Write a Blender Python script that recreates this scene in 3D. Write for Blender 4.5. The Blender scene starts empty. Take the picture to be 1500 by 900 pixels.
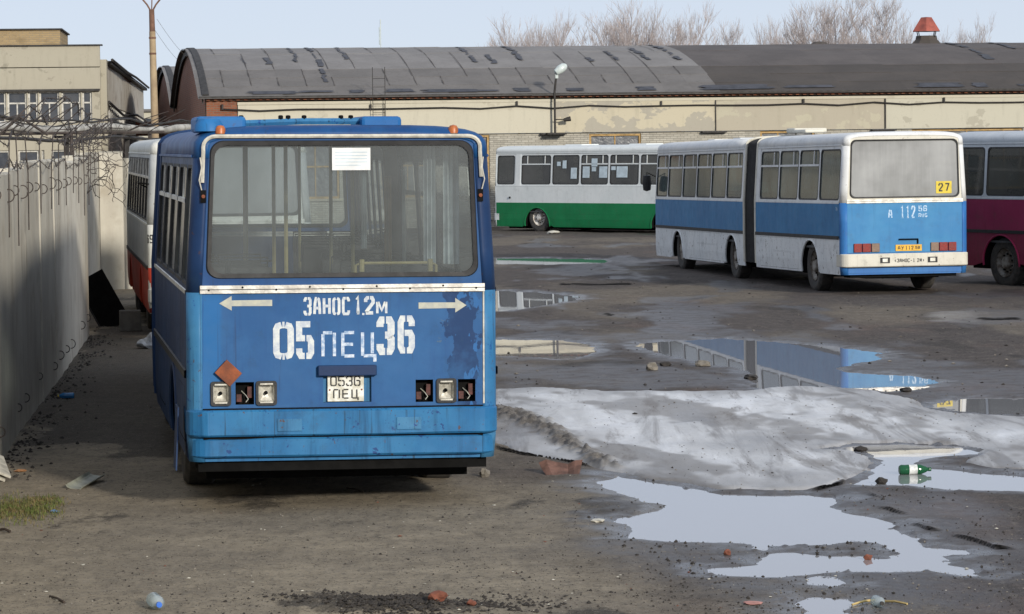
import bpy, bmesh, math, random
import numpy as np
from mathutils import Vector, Matrix, noise as mnoise

R = math.radians
PI = math.pi
rnd = random.Random(11)
sc = bpy.context.scene
col = sc.collection

# ------------------------------------------------------------------ camera
F = 4600.0                      # focal length in pixels of a 1500 px wide picture
CAMH = 2.95
PITCH = math.atan(239.0 / F)
ROLL = R(-0.7)
CAMROT = Matrix.Rotation(PI / 2 - PITCH, 3, 'X') @ Matrix.Rotation(ROLL, 3, 'Z')
cd = bpy.data.cameras.new('camera')
cd.sensor_width = 36.0
cd.lens = 36.0 * F / 1500.0
cd.clip_start = 0.5
cd.clip_end = 6000
cam = bpy.data.objects.new('camera', cd)
col.objects.link(cam)
cam.matrix_world = Matrix.Translation((0, 0, CAMH)) @ CAMROT.to_4x4()
sc.camera = cam

# ------------------------------------------------------------------ sky, sun, exposure
SUN_AZ = 28.0                   # sun stands behind the camera, this many degrees to the right
SUN_EL = 17.0
w = bpy.data.worlds.new('World')
sc.world = w
w.use_nodes = True
wn = w.node_tree
wn.nodes.clear()
sky = wn.nodes.new('ShaderNodeTexSky')
sky.sky_type = 'NISHITA'
sky.sun_disc = False
sky.sun_elevation = R(SUN_EL)
sky.sun_rotation = R(180 - SUN_AZ)
sky.air_density = 0.5
sky.dust_density = 0.2
sky.ozone_density = 1.0
bg = wn.nodes.new('ShaderNodeBackground')
bg.inputs[1].default_value = 0.088
wo = wn.nodes.new('ShaderNodeOutputWorld')
veil = wn.nodes.new('ShaderNodeMix')      # thin even veil of high haze over the whole sky
veil.data_type = 'RGBA'
veil.inputs[0].default_value = 0.82
veil.inputs[7].default_value = (6.35, 6.9, 8.0, 1)
wn.links.new(sky.outputs[0], veil.inputs[6])
wn.links.new(veil.outputs[2], bg.inputs[0])
wn.links.new(bg.outputs[0], wo.inputs[0])

sl = bpy.data.lights.new('sun', 'SUN')
sl.energy = 3.1
sl.angle = R(4.5)
sl.color = (1.0, 0.93, 0.82)
so = bpy.data.objects.new('sun', sl)
col.objects.link(so)
sdir = Vector((math.sin(R(SUN_AZ)) * math.cos(R(SUN_EL)), -math.cos(R(SUN_AZ)) * math.cos(R(SUN_EL)), math.sin(R(SUN_EL))))
so.rotation_euler = sdir.to_track_quat('Z', 'Y').to_euler()
so.location = (20, -20, 30)

sc.view_settings.view_transform = 'Standard'
sc.view_settings.look = 'None'
sc.view_settings.gamma = 1.0
sc.view_settings.use_curve_mapping = False
sc.view_settings.exposure = 0.27
sc.cycles.max_bounces = 8
sc.cycles.transparent_max_bounces = 24
sc.cycles.caustics_reflective = False
sc.cycles.caustics_refractive = False

# ------------------------------------------------------------------ picture -> place helpers
def ray(px, py):
    return CAMROT @ Vector(((px - 750.0) / F, (450.0 - py) / F, -1.0))

def on_ground(px, py, z=0.0):
    v = ray(px, py)
    t = (z - CAMH) / v.z
    return Vector((v.x * t, v.y * t, z))

def at(px, py, Y):
    v = ray(px, py)
    t = Y / v.y
    return Vector((v.x * t, Y, CAMH + v.z * t))

_RI = np.array(CAMROT.transposed())
def to_px(x, y, z):
    dx, dy, dz = x, y, z - CAMH
    cx = _RI[0, 0] * dx + _RI[0, 1] * dy + _RI[0, 2] * dz
    cy = _RI[1, 0] * dx + _RI[1, 1] * dy + _RI[1, 2] * dz
    cz = _RI[2, 0] * dx + _RI[2, 1] * dy + _RI[2, 2] * dz
    return 750 + F * cx / -cz, 450 - F * cy / -cz

# ------------------------------------------------------------------ node materials
class NT:
    def __init__(self, name):
        self.m = bpy.data.materials.new(name)
        self.m.use_nodes = True
        self.t = self.m.node_tree
        self.t.nodes.clear()
        self.out = self.t.nodes.new('ShaderNodeOutputMaterial')
    def n(self, typ, **kw):
        nd = self.t.nodes.new(typ)
        for k, v in kw.items():
            setattr(nd, k, v)
        return nd
    def put(self, sock, v):
        if isinstance(v, bpy.types.NodeSocket):
            self.t.links.new(v, sock)
        elif v is not None:
            if isinstance(v, (tuple, list)) and len(v) == 3 and sock.type == 'RGBA':
                v = (*v, 1)
            sock.default_value = v
    def coord(self, kind='Object'):
        if not hasattr(self, '_tc'):
            self._tc = self.n('ShaderNodeTexCoord')
        return self._tc.outputs[kind]
    def mapping(self, scale=(1, 1, 1), loc=(0, 0, 0), src=None):
        mp = self.n('ShaderNodeMapping')
        self.put(mp.inputs['Vector'], src or self.coord())
        mp.inputs['Scale'].default_value = scale
        mp.inputs['Location'].default_value = loc
        return mp.outputs[0]
    def noise(self, scale=5, detail=4, rough=0.55, vec=None, dist=0.0):
        nd = self.n('ShaderNodeTexNoise')
        self.put(nd.inputs['Vector'], vec or self.coord())
        nd.inputs['Scale'].default_value = scale
        nd.inputs['Detail'].default_value = detail
        nd.inputs['Roughness'].default_value = rough
        nd.inputs['Distortion'].default_value = dist
        return nd.outputs[0]
    def math(self, op, a, b=None, c=None, clamp=False):
        nd = self.n('ShaderNodeMath', operation=op, use_clamp=clamp)
        self.put(nd.inputs[0], a)
        self.put(nd.inputs[1], b)
        self.put(nd.inputs[2], c)
        return nd.outputs[0]
    def step(self, v, a, b):
        nd = self.n('ShaderNodeMapRange', interpolation_type='SMOOTHSTEP')
        self.put(nd.inputs[0], v)
        nd.inputs[1].default_value = a
        nd.inputs[2].default_value = b
        return nd.outputs[0]
    def mix(self, f, a, b, blend='MIX'):
        nd = self.n('ShaderNodeMix', data_type='RGBA', blend_type=blend)
        self.put(nd.inputs[0], f)
        self.put(nd.inputs[6], a)
        self.put(nd.inputs[7], b)
        return nd.outputs[2]
    def fmix(self, f, a, b):
        nd = self.n('ShaderNodeMix', data_type='FLOAT')
        self.put(nd.inputs[0], f)
        self.put(nd.inputs[2], a)
        self.put(nd.inputs[3], b)
        return nd.outputs[0]
    def attr(self, name):
        return self.n('ShaderNodeAttribute', attribute_name=name).outputs['Fac']
    def xyz(self, src=None):
        nd = self.n('ShaderNodeSeparateXYZ')
        self.put(nd.inputs[0], src or self.coord())
        return nd.outputs
    def rand(self):
        return self.n('ShaderNodeObjectInfo').outputs['Random']
    def bump(self, h, strength=0.3, dist=0.02, normal=None):
        nd = self.n('ShaderNodeBump')
        nd.inputs['Strength'].default_value = strength
        nd.inputs['Distance'].default_value = dist
        self.put(nd.inputs['Height'], h)
        if normal:
            self.put(nd.inputs['Normal'], normal)
        return nd.outputs[0]
    def bsdf(self, color, rough=0.6, metal=0.0, spec=0.5, normal=None, **kw):
        b = self.n('ShaderNodeBsdfPrincipled')
        self.put(b.inputs['Base Color'], color)
        self.put(b.inputs['Roughness'], rough)
        self.put(b.inputs['Metallic'], metal)
        self.put(b.inputs['Specular IOR Level'], spec)
        for k, v in kw.items():
            self.put(b.inputs[k], v)
        if normal:
            self.put(b.inputs['Normal'], normal)
        return b.outputs[0]
    def done(self, sh):
        self.t.links.new(sh, self.out.inputs[0])
        return self.m

def plain(name, color, rough=0.6, var=0.25, scale=6.0, metal=0.0, spec=0.5, bump=0.15, bscale=40.0, color2=None, perobj=0.0, bdist=0.01):
    t = NT(name)
    f = t.noise(scale, 5, 0.6)
    c2 = color2 or tuple(c * (1 - var) for c in color)
    c1 = tuple(min(1, c * (1 + var * 0.5)) for c in color)
    c = t.mix(t.step(f, 0.35, 0.66), c1, c2)
    if perobj:
        v = t.math('MULTIPLY_ADD', t.rand(), perobj, 1 - perobj / 2)
        c = t.mix(1.0, c, t.n('ShaderNodeCombineColor').outputs[0], 'MULTIPLY')
        cc = c.node.inputs[7].links[0].from_node
        for i in range(3):
            t.put(cc.inputs[i], v)
    nb = t.bump(t.noise(bscale, 4, 0.6), bump, bdist) if bump else None
    return t.done(t.bsdf(c, t.fmix(f, max(0.02, rough - 0.1), min(1, rough + 0.1)), metal, spec, nb))

def paint(name, color, rough=0.42, fade=None, dirt=0.35, rust=0.3, streak=0.4, dent=0.5, chips=None, soil=(0.09, 0.08, 0.065)):
    """old bus enamel: tone drift, runs of grime, small rust and chip spots, uneven sheet metal"""
    t = NT(name)
    fade = fade or tuple(min(1, c * 1.5 + 0.02) for c in color)
    dark = tuple(c * 0.6 for c in color)
    big = t.noise(1.3, 4, 0.6)
    c = t.mix(t.step(big, 0.35, 0.7), color, fade)
    st = t.noise(1.0, 4, 0.65, t.mapping((9, 9, 0.7)))
    c = t.mix(t.math('MULTIPLY', t.step(st, 0.52, 0.75), streak), c, dark)
    d = t.noise(4.0, 8, 0.7)
    c = t.mix(t.math('MULTIPLY', t.step(d, 0.5, 0.78), dirt), c, soil)
    sp = t.noise(17.0, 4, 0.6)
    c = t.mix(t.math('MULTIPLY', t.step(sp, 0.66, 0.71), rust), c, (0.085, 0.04, 0.022))
    fs = t.noise(48.0, 3, 0.6)
    c = t.mix(t.math('MULTIPLY', t.step(fs, 0.62, 0.7), dirt * 0.9), c, dark)
    run = t.noise(1.0, 3, 0.6, t.mapping((30, 30, 0.9), (2, 5, 3)))
    c = t.mix(t.math('MULTIPLY', t.step(run, 0.62, 0.72), streak * 0.8), c, tuple(v * 0.5 for v in soil))
    if chips:
        ch = t.noise(8.0, 6, 0.75, t.mapping((1, 1, 1), (3.1, 7, 1)))
        c = t.mix(t.step(ch, 0.625, 0.64), c, chips)
    b1 = t.bump(t.noise(2.2, 2, 0.5), dent, 0.02)
    b2 = t.bump(d, 0.12, 0.004, b1)
    return t.done(t.bsdf(c, t.fmix(d, rough - 0.12, rough + 0.25), 0, 0.25, b2))

def glass(name, dust=0.35, dustcol=(0.34, 0.34, 0.32), tint=(0.75, 0.8, 0.78), wipe=None):
    t = NT(name)
    tr = t.n('ShaderNodeBsdfTransparent')
    tr.inputs[0].default_value = (*tint, 1)
    df = t.n('ShaderNodeBsdfDiffuse')
    n1 = t.noise(0.9, 4, 0.55)
    df.inputs[0].default_value = (*dustcol, 1)
    runs = t.noise(1.0, 5, 0.7, t.mapping((16, 16, 0.9)))
    f = t.math('ADD', t.math('MULTIPLY', t.step(n1, 0.1, 0.95), dust), t.math('MULTIPLY_ADD', runs, dust * 0.35, dust * 0.4))
    m1 = t.n('ShaderNodeMixShader')
    t.put(m1.inputs[0], t.math('MINIMUM', f, 0.95))
    t.t.links.new(tr.outputs[0], m1.inputs[1])
    t.t.links.new(df.outputs[0], m1.inputs[2])
    gl = t.n('ShaderNodeBsdfGlossy')
    t.put(gl.inputs['Roughness'], 0.08)
    t.put(gl.inputs['Normal'], t.bump(t.noise(1.5, 2, 0.5), 0.06, 0.02))
    fr = t.n('ShaderNodeFresnel')
    gm = t.n('ShaderNodeNewGeometry')
    t.put(fr.inputs[0], t.fmix(gm.outputs['Backfacing'], 1.45, 1 / 1.45))    # a thin pane mirrors alike from both sides
    m2 = t.n('ShaderNodeMixShader')
    t.put(m2.inputs[0], fr.outputs[0])
    t.t.links.new(m1.outputs[0], m2.inputs[1])
    t.t.links.new(gl.outputs[0], m2.inputs[2])
    return t.done(m2.outputs[0])

# ------------------------------------------------------------------ mesh helpers
class MB:
    def __init__(self):
        self.v = []
        self.f = []
    def add(self, vs, fs):
        o = len(self.v)
        self.v += [tuple(p) for p in vs]
        self.f += [tuple(i + o for i in f) for f in fs]
        return self
    def quad(self, a, b, c, d):
        return self.add([a, b, c, d], [(0, 1, 2, 3)])
    def box(self, lo, hi, M=None):
        x0, y0, z0 = lo
        x1, y1, z1 = hi
        vs = [(x0, y0, z0), (x1, y0, z0), (x1, y1, z0), (x0, y1, z0), (x0, y0, z1), (x1, y0, z1), (x1, y1, z1), (x0, y1, z1)]
        if M is not None:
            vs = [M @ Vector(p) for p in vs]
        return self.add(vs, [(0, 3, 2, 1), (4, 5, 6, 7), (0, 1, 5, 4), (1, 2, 6, 5), (2, 3, 7, 6), (3, 0, 4, 7)])
    def grid(self, rows, close=False):
        n, m = len(rows), len(rows[0])
        o = len(self.v)
        for r in rows:
            self.v += [tuple(p) for p in r]
        for i in range(n - 1):
            for j in range(m if close else m - 1):
                k = (j + 1) % m
                self.f.append((o + i * m + j, o + i * m + k, o + (i + 1) * m + k, o + (i + 1) * m + j))
        return self
    def tube(self, pts, r, n=6, cap=True):
        pts = [Vector(p) for p in pts]
        rs = r if isinstance(r, (list, tuple)) else [r] * len(pts)
        rows = []
        up = Vector((0, 0, 1))
        prev = None
        for i, p in enumerate(pts):
            d = (pts[min(i + 1, len(pts) - 1)] - pts[max(i - 1, 0)])
            if d.length < 1e-9:
                d = Vector((0, 0, 1))
            d.normalize()
            if prev is None:
                a = d.cross(up)
                if a.length < 1e-3:
                    a = d.cross(Vector((1, 0, 0)))
            else:
                a = prev - d * prev.dot(d)
                if a.length < 1e-4:
                    a = d.cross(up)
            a.normalize()
            prev = a
            b = d.cross(a)
            rows.append([p + (a * math.cos(2 * PI * k / n) + b * math.sin(2 * PI * k / n)) * rs[i] for k in range(n)])
        o = len(self.v)
        self.grid(rows, True)
        if cap:
            m = len(rows)
            self.f.append(tuple(o + k for k in range(n))[::-1])
            self.f.append(tuple(o + (m - 1) * n + k for k in range(n)))
        return self
    def lathe(self, prof, n=24, M=None, cap=False):
        rows = []
        for rr, zz in prof:
            rows.append([(rr * math.cos(2 * PI * k / n), rr * math.sin(2 * PI * k / n), zz) for k in range(n)])
        if M is not None:
            rows = [[M @ Vector(p) for p in r] for r in rows]
        o = len(self.v)
        self.grid(rows, True)
        if cap:
            self.f.append(tuple(o + k for k in range(n))[::-1])
            self.f.append(tuple(o + (len(rows) - 1) * n + k for k in range(n)))
        return self
    def prism(self, poly, a, b, fn):
        """poly in 2D, extruded between offsets a and b; fn(u, v, w) -> point"""
        n = len(poly)
        vs = [fn(u, v, a) for u, v in poly] + [fn(u, v, b) for u, v in poly]
        fs = [tuple(range(n))[::-1], tuple(range(n, 2 * n))]
        fs += [(i, (i + 1) % n, n + (i + 1) % n, n + i) for i in range(n)]
        return self.add(vs, fs)
    def build(self, name, mat, parent=None, smooth=False, solid=0.0, bevel=0.0, sharp=40):
        me = bpy.data.meshes.new(name)
        me.from_pydata(self.v, [], self.f)
        me.materials.append(mat)
        bm = bmesh.new()
        bm.from_mesh(me)
        bmesh.ops.remove_doubles(bm, verts=bm.verts, dist=1e-5)
        bmesh.ops.recalc_face_normals(bm, faces=bm.faces)
        bm.to_mesh(me)
        bm.free()
        if smooth:
            me.polygons.foreach_set('use_smooth', [True] * len(me.polygons))
            me.set_sharp_from_angle(angle=R(sharp))
        o = bpy.data.objects.new(name, me)
        col.objects.link(o)
        if parent:
            o.parent = parent
        if solid:
            md = o.modifiers.new('thickness', 'SOLIDIFY')
            md.thickness = solid
            md.offset = 0
        if bevel:
            md = o.modifiers.new('bevel', 'BEVEL')
            md.width = bevel
            md.segments = 2
            md.limit_method = 'ANGLE'
        return o

def tag(o, label=None, cat=None, group=None, kind=None):
    if label: o['label'] = label
    if cat: o['category'] = cat
    if group: o['group'] = group
    if kind: o['kind'] = kind
    return o

def empty(name, loc=(0, 0, 0), rot=(0, 0, 0)):
    o = bpy.data.objects.new(name, None)
    o.empty_display_size = 0.3
    col.objects.link(o)
    o.location = loc
    o.rotation_euler = rot
    return o

def share(src, name, parent, loc=(0, 0, 0), rot=(0, 0, 0), scale=(1, 1, 1)):
    o = src.copy()
    o.name = name
    col.objects.link(o)
    o.parent = parent
    o.location = loc
    o.rotation_euler = rot
    o.scale = scale
    return o

# numpy fractal noise
def _hash(ix, iy, seed):
    h = (ix.astype(np.int64) * 374761393 + iy.astype(np.int64) * 668265263 + seed * 974634777) & 0x7fffffff
    h = ((h ^ (h >> 13)) * 1274126177) & 0x7fffffff
    return ((h ^ (h >> 16)) & 0xffff) / 65535.0 * 2 * np.pi
def perlin(x, y, seed=0):
    x0, y0 = np.floor(x), np.floor(y)
    fx, fy = x - x0, y - y0
    u = fx * fx * fx * (fx * (fx * 6 - 15) + 10)
    v = fy * fy * fy * (fy * (fy * 6 - 15) + 10)
    def g(ax, ay):
        a = _hash(x0 + ax, y0 + ay, seed)
        return np.cos(a) * (fx - ax) + np.sin(a) * (fy - ay)
    return ((g(0, 0) * (1 - u) + g(1, 0) * u) * (1 - v) + (g(0, 1) * (1 - u) + g(1, 1) * u) * v) * 1.5
def fbm(x, y, octv=4, seed=0, gain=0.5):
    s = 0
    a = 1.0
    for i in range(octv):
        s = s + a * perlin(x * 2 ** i + 13.7 * i, y * 2 ** i - 7.3 * i, seed + i)
        a *= gain
    return s
def sstep(v, a, b):
    t = np.clip((v - a) / (b - a), 0, 1)
    return t * t * (3 - 2 * t)
def poly_sdf(px, py, poly):
    """signed distance to a polygon outline, positive inside"""
    d = np.full(px.shape, 1e9)
    ins = np.zeros(px.shape, bool)
    n = len(poly)
    for i in range(n):
        ax, ay = poly[i]
        bx, by = poly[(i + 1) % n]
        ex, ey = bx - ax, by - ay
        wx, wy = px - ax, py - ay
        t = np.clip((wx * ex + wy * ey) / (ex * ex + ey * ey + 1e-9), 0, 1)
        d = np.minimum(d, (wx - ex * t) ** 2 + (wy - ey * t) ** 2)
        c = ((ay > py) != (by > py)) & (px < ex * (py - ay) / (ey if abs(ey) > 1e-9 else 1e-9) + ax)
        ins ^= c
    return np.where(ins, 1, -1) * np.sqrt(d)
# ================================================================== GROUND
# outlines of the standing water, traced in the picture and laid onto the ground in metres
def outline(pts):
    return [tuple(on_ground(px, py)[:2]) for px, py in pts]

PUDDLES = [
    # big sheet of water in the foreground
    [(872,709),(903,696),(925,702),(1013,716),(1057,724),(1120,727),(1180,726),(1221,729),(1222,744),(1243,754),(1299,763),
     (1318,775),(1315,782),(1343,789),(1358,803),(1411,807),(1417,813),(1386,815),(1389,828),(1423,835),(1439,845),(1411,844),
     (1364,838),(1302,839),(1231,838),(1193,842),(1140,847),(1100,845),(1072,845),(1039,841),(1039,834),(1109,828),(1122,812),
     (1162,810),(1215,816),(1246,815),(1285,819),(1302,818),(1310,807),(1287,796),(1249,793),(1209,799),(1131,801),(1118,808),(1101,805),(1087,797),
     (977,794),(925,789),(925,775),(907,768),(907,759),(958,751),(979,741),(933,735),(929,728),(892,718)],
    # water beside the green bottle
    [(1246,711),(1262,703),(1282,693),(1291,681),(1287,669),(1266,662),(1216,660),(1250,653),(1320,651),(1400,655),(1440,663),
     (1408,668),(1352,672),(1345,680),(1367,688),(1400,690),(1450,695),(1500,699),(1560,702),(1560,724),(1500,721),(1405,719),(1349,713)],
    # water in the middle of the yard
    [(930,504),(964,501),(1011,498),(1058,496),(1100,499),(1162,504),(1224,508),(1287,517),(1284,527),(1249,535),(1219,541),(1237,545),
     (1300,549),(1349,553),(1372,558),(1362,566),(1336,573),(1299,574),(1274,571),
     (1224,572),(1162,571),(1119,574),(1106,566),(1100,546),(1082,539),(1039,535),(995,524),(964,518),(945,511)],
    [(1366,592),(1414,584),(1500,584),(1560,586),(1560,610),(1500,609),(1442,607),(1405,603),(1372,598)],
    # water beside the blue bus
    [(690,498),(726,498),(824,499),(862,506),(873,517),(836,527),(762,523),(700,521),(690,515)],
    [(715,379),(790,378.5),(890,381),(884,386),(800,388),(731,387.5),(715,386)],
    [(690,427),(760,427),(842,434),(846,440),(790,449),(735,457),(690,458)],
    [(1184,849),(1200,845),(1226,848),(1233,856),(1212,860),(1190,857)],
    [(1176,884),(1196,877),(1232,878),(1245,886),(1232,897),(1250,910),(1195,910)],
]
PUD_LABEL = [
    'large pale puddle with a dark mud island in the foreground', 'bright puddle lying round the green bottle at the right edge',
    'long puddle mirroring the blue and white articulated bus', 'narrow puddle at the right edge behind the ice',
    'cream coloured puddle reflecting the warehouse beside the near blue bus', 'thin far puddle mirroring the green bus',
    'shallow pale puddle beside the near bus, halfway to the green bus', 'small round puddle below the large foreground puddle',
    'small puddle at the bottom edge beside the thrown away bottle',
]
WETS = [   # damp sheets without standing water
    [(720,540),(800,536),(900,532),(1000,540),(1090,550),(1100,572),(1000,573),(900,572),(800,570),(720,568)],
    [(900,490),(1000,484),(1150,488),(1290,505),(1400,540),(1540,545),(1540,600),(1370,600),(1300,575),(1100,576),(1000,545),(930,520)],
    [(940,440),(1000,437),(1080,446),(1060,462),(960,462)],
    [(800,386),(910,386),(920,402),(840,412),(790,405)],
    [(850,690),(1250,700),(1480,760),(1540,860),(1300,880),(1000,870),(860,800)],
    [(1380,455),(1540,455),(1540,480),(1400,476)],
    [(720,470),(800,470),(900,495),(880,530),(720,535)],
    [(1140,838),(1320,838),(1480,850),(1480,905),(1160,905)],
]
ICE = [(640,574),(727,572),(800,571),(900,576),(1000,574),(1100,574),(1170,568),(1230,570),(1290,577),(1340,587),(1372,602),(1440,611),(1560,614),
       (1560,694),(1450,688),(1408,680),(1440,664),(1400,654),(1320,650),(1250,652),(1210,659),(1262,663),(1281,676),(1276,691),(1245,706),
       (1215,716),(1180,721),(1120,723),(1057,720),(1013,713),(925,699),(880,690),(840,681),(790,671),(750,667),(725,655),(700,640),(640,630)]
PUDM = [outline(p) for p in PUDDLES]
WETM = [outline(p) for p in WETS]
ICEM = outline(ICE)

def near_sdf(x, y, poly, pad=1.2):
    xs = [p[0] for p in poly]
    ys = [p[1] for p in poly]
    m = (x > min(xs) - pad) & (x < max(xs) + pad) & (y > min(ys) - pad) & (y < max(ys) + pad)
    out = np.full(x.shape, -pad)
    if m.any():
        out[m] = np.maximum(poly_sdf(x[m], y[m], poly), -pad)
    return out

inv = np.linspace(1 / 15.2, 1 / 135.0, 640)
ydense = 1 / inv
ys = np.concatenate([[-80, -30, -8, 0, 6, 10, 13], ydense, [150, 180, 230, 320, 500, 900, 1600, 4000]])
us = np.concatenate([[-60, -20, -8, -4, -2.5, -1.7, -1.3], np.linspace(-1.05, 1.05, 760), [1.3, 1.7, 2.5, 4, 8, 20, 60]])
GY, GU = np.meshgrid(ys, us, indexing='ij')
GX = GU * 0.175 * np.maximum(GY, 14.0)

def pud_fields(x, y):
    s = np.full(x.shape, -1.2)
    for p in PUDM:
        s = np.maximum(s, near_sdf(x, y, p))
    return s

edge = fbm(GX * 2.6, GY * 2.6, 4, 3)          # ragged shore lines
micro = fbm(GX * 9.0, GY * 9.0, 3, 21)
S_P = pud_fields(GX, GY)
dist = np.maximum(GY, 15) / 25.0
S_Pn = S_P + edge * 0.055 * np.clip(dist, 0.8, 2.5)
S_ICE = near_sdf(GX, GY, ICEM, 1.5) + fbm(GX * 1.7, GY * 1.7, 3, 40) * 0.06
macro = fbm(GX * 0.35, GY * 0.35, 3, 60)
ruts = fbm(GX * 1.3 + GY * 0.25, GY * 0.35, 3, 77)
relief = 0.014 * np.abs(macro) + 0.007 * (ruts + 0.6) + 0.0035 * (micro + 0.5)
shore = np.clip(-S_Pn / 0.16, -1, 1)
GZ = np.where(S_Pn > 0, 0.03 * np.maximum(shore, -1), 0.012 * np.minimum(1, shore * 2.0)) + relief * np.clip(-S_Pn / 0.35, 0, 1)
# low mud lumps that break the water surface near the shores
lump = np.clip(fbm(GX * 5.5, GY * 5.5, 3, 91) - 0.6, 0, 1) * 0.04
GZ = GZ + lump * sstep(S_P, -0.35, -0.02) * (1 - sstep(S_P, 0.03, 0.16))
# a ridge of churned earth along the bottom of the frame and a grubby track bank on the left
mud = near_sdf(GX, GY, outline([(400,880),(470,873),(560,884),(640,880),(700,893),(760,905),(430,905)]), 0.6)
GZ = GZ + sstep(mud, -0.15, 0.25) * (0.03 + 0.03 * np.abs(fbm(GX * 7, GY * 7, 3, 15)))
# broken edges of the old asphalt: a small step facing the camera
CRK = np.zeros_like(GX)
for line in ([(1262,727),(1282,731),(1302,737)], [(1277,747),(1300,751),(1322,757),(1336,760)], [(1327,771),(1345,774),(1358,780),(1386,782)], [(1386,789),(1405,791),(1430,797),(1458,807),(1476,807),(1494,809)], [(720,655),(735,664),(760,668),(800,672),(840,681),(872,689)], [(1184,723),(1212,718),(1243,709)], [(1425,469),(1460,470),(1500,469)], [(815,418),(870,419),(930,418)], [(880,462),(905,464)]):
    P_ = [on_ground(a, b) for a, b in line]
    xs_ = np.array([q.x for q in P_])
    yc = np.interp(GX, xs_, [q.y for q in P_]) + 0.05 * fbm(GX * 4, GY * 0, 3, 17)
    inn = (GX > xs_[0]) & (GX < xs_[-1])
    taper = np.clip(np.minimum(GX - xs_[0], xs_[-1] - GX) / 0.12, 0, 1) * inn
    dd = GY - yc
    sc_ = np.clip(P_[0].y / 22.0, 1, 3)
    GZ = GZ + taper * 0.024 * np.where(dd > 0, np.exp(-np.abs(dd) / 0.5), 0) * (S_Pn < 0)
    CRK = np.maximum(CRK, taper * np.exp(-(dd / (0.05 * sc_ ** 1.6)) ** 2))
GZ = GZ - 0.035 * sstep(S_ICE, -0.02, 0.15) * (S_P < -0.1)
far = (np.abs(GU) > 1.06) | (GY < 15.1) | (GY > 136)
GZ = np.where(far, 0.012, GZ)
WETF = sstep(S_P + edge * 0.22, -0.62, -0.02)
for q in WETM:
    WETF = np.maximum(WETF, 0.68 * sstep(near_sdf(GX, GY, q, 2.0) + fbm(GX * 0.9, GY * 0.5, 4, 31) * 0.5 * np.clip(dist, 1, 3), -0.5, 0.45 + 0 * GX))
streak = fbm(GX * 0.55, GY * 0.16, 4, 55)
WETF = np.maximum(WETF, sstep(streak, 0.32, 0.62) * sstep(GY, 30, 40) * sstep(GX, -2.0, 0.5) * 0.75)
WETF = np.clip(WETF, 0, 1)
# dry brown soil near the camera on the left, dark dirty asphalt on the right
pxg, pyg = to_px(GX, np.maximum(GY, 5), np.zeros_like(GX))
SOIL = sstep(4.3 - GX * 1.15 - (GY - 18) * 0.12 + 1.3 * fbm(GX * 0.5, GY * 0.3, 4, 8), 0.6, 4.2)
SOIL = np.maximum(SOIL, 0.42 * sstep(fbm(GX * 0.25, GY * 0.09, 4, 99), 0.0, 0.5) * sstep(GY, 34, 42))
lane = near_sdf(GX, GY, outline([(-80,650),(20,628),(262,690),(300,660),(250,480),(200,470),(120,492)]), 1.0)  # shadow of the near bus along the fence, painted into the ground colour
MUD_SHADE = np.clip(CRK * 1.3 + 1.2 * sstep(lane + fbm(GX * 1.5, GY * 0.7, 4, 6) * 0.5, -0.5, 0.7) + sstep(mud + fbm(GX * 2, GY * 2, 3, 5) * 0.25, -0.1, 0.25) + 0.7 * sstep(fbm(GX * 0.7 + 4, GY * 0.3, 5, 123), 0.45, 0.85), 0, 1)

def sheet(name, X, Y, Z, keep=None, attrs=None, mat=None):
    n, m = X.shape
    idx = np.arange(n * m).reshape(n, m)
    f = np.stack([idx[:-1, :-1], idx[:-1, 1:], idx[1:, 1:], idx[1:, :-1]], -1).reshape(-1, 4)
    co = np.stack([X, Y, Z], -1).reshape(-1, 3)
    at_ = {k: v.reshape(-1) for k, v in (attrs or {}).items()}
    if keep is not None:
        kf = keep.reshape(-1)[f].any(1)
        f = f[kf]
        used = np.unique(f)
        re = np.full(n * m, -1)
        re[used] = np.arange(len(used))
        f = re[f]
        co = co[used]
        at_ = {k: v[used] for k, v in at_.items()}
    me = bpy.data.meshes.new(name)
    me.vertices.add(len(co))
    me.vertices.foreach_set('co', co.astype(np.float32).ravel())
    me.loops.add(f.size)
    me.loops.foreach_set('vertex_index', f.astype(np.int32).ravel())
    me.polygons.add(len(f))
    me.polygons.foreach_set('loop_start', np.arange(0, f.size, 4, dtype=np.int32))
    me.polygons.foreach_set('use_smooth', np.ones(len(f), bool))
    me.update(calc_edges=True)
    for k, v in at_.items():
        a = me.attributes.new(k, 'FLOAT', 'POINT')
        a.data.foreach_set('value', v.astype(np.float32))
    me.materials.append(mat)
    o = bpy.data.objects.new(name, me)
    col.objects.link(o)
    return o

t = NT('yard_dirt')
wet, soil, mud_shade = t.attr('wet'), t.attr('soil'), t.attr('mud')
n_big = t.noise(0.55, 5, 0.6)
n_mid = t.noise(3.0, 6, 0.65)
n_fine = t.noise(26.0, 6, 0.7)
n_grit = t.noise(90.0, 3, 0.7)
n_rust = t.noise(0.45, 4, 0.6, t.mapping((1, 0.5, 1), (9, 3, 0)))
asph = t.mix(t.step(n_mid, 0.3, 0.7), (0.095, 0.079, 0.07), (0.054, 0.045, 0.042))
asph = t.mix(t.math('MULTIPLY', t.step(n_rust, 0.55, 0.75), 0.55), asph, (0.16, 0.105, 0.082))
dry = t.mix(t.step(n_mid, 0.3, 0.72), (0.315, 0.268, 0.195), (0.21, 0.177, 0.128))
dry = t.mix(t.math('MULTIPLY', t.step(n_big, 0.42, 0.62), 0.5), dry, (0.165, 0.142, 0.11))
c = t.mix(soil, asph, dry)
n_str = t.noise(1.0, 5, 0.7, t.mapping((9, 2.2, 1)))
c = t.mix(t.math('MULTIPLY', t.step(n_str, 0.5, 0.7), 0.4), c, (0.07, 0.06, 0.05))
c = t.mix(t.math('MULTIPLY', t.step(n_str, 0.46, 0.28), 0.3), c, (0.34, 0.3, 0.235))
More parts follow.
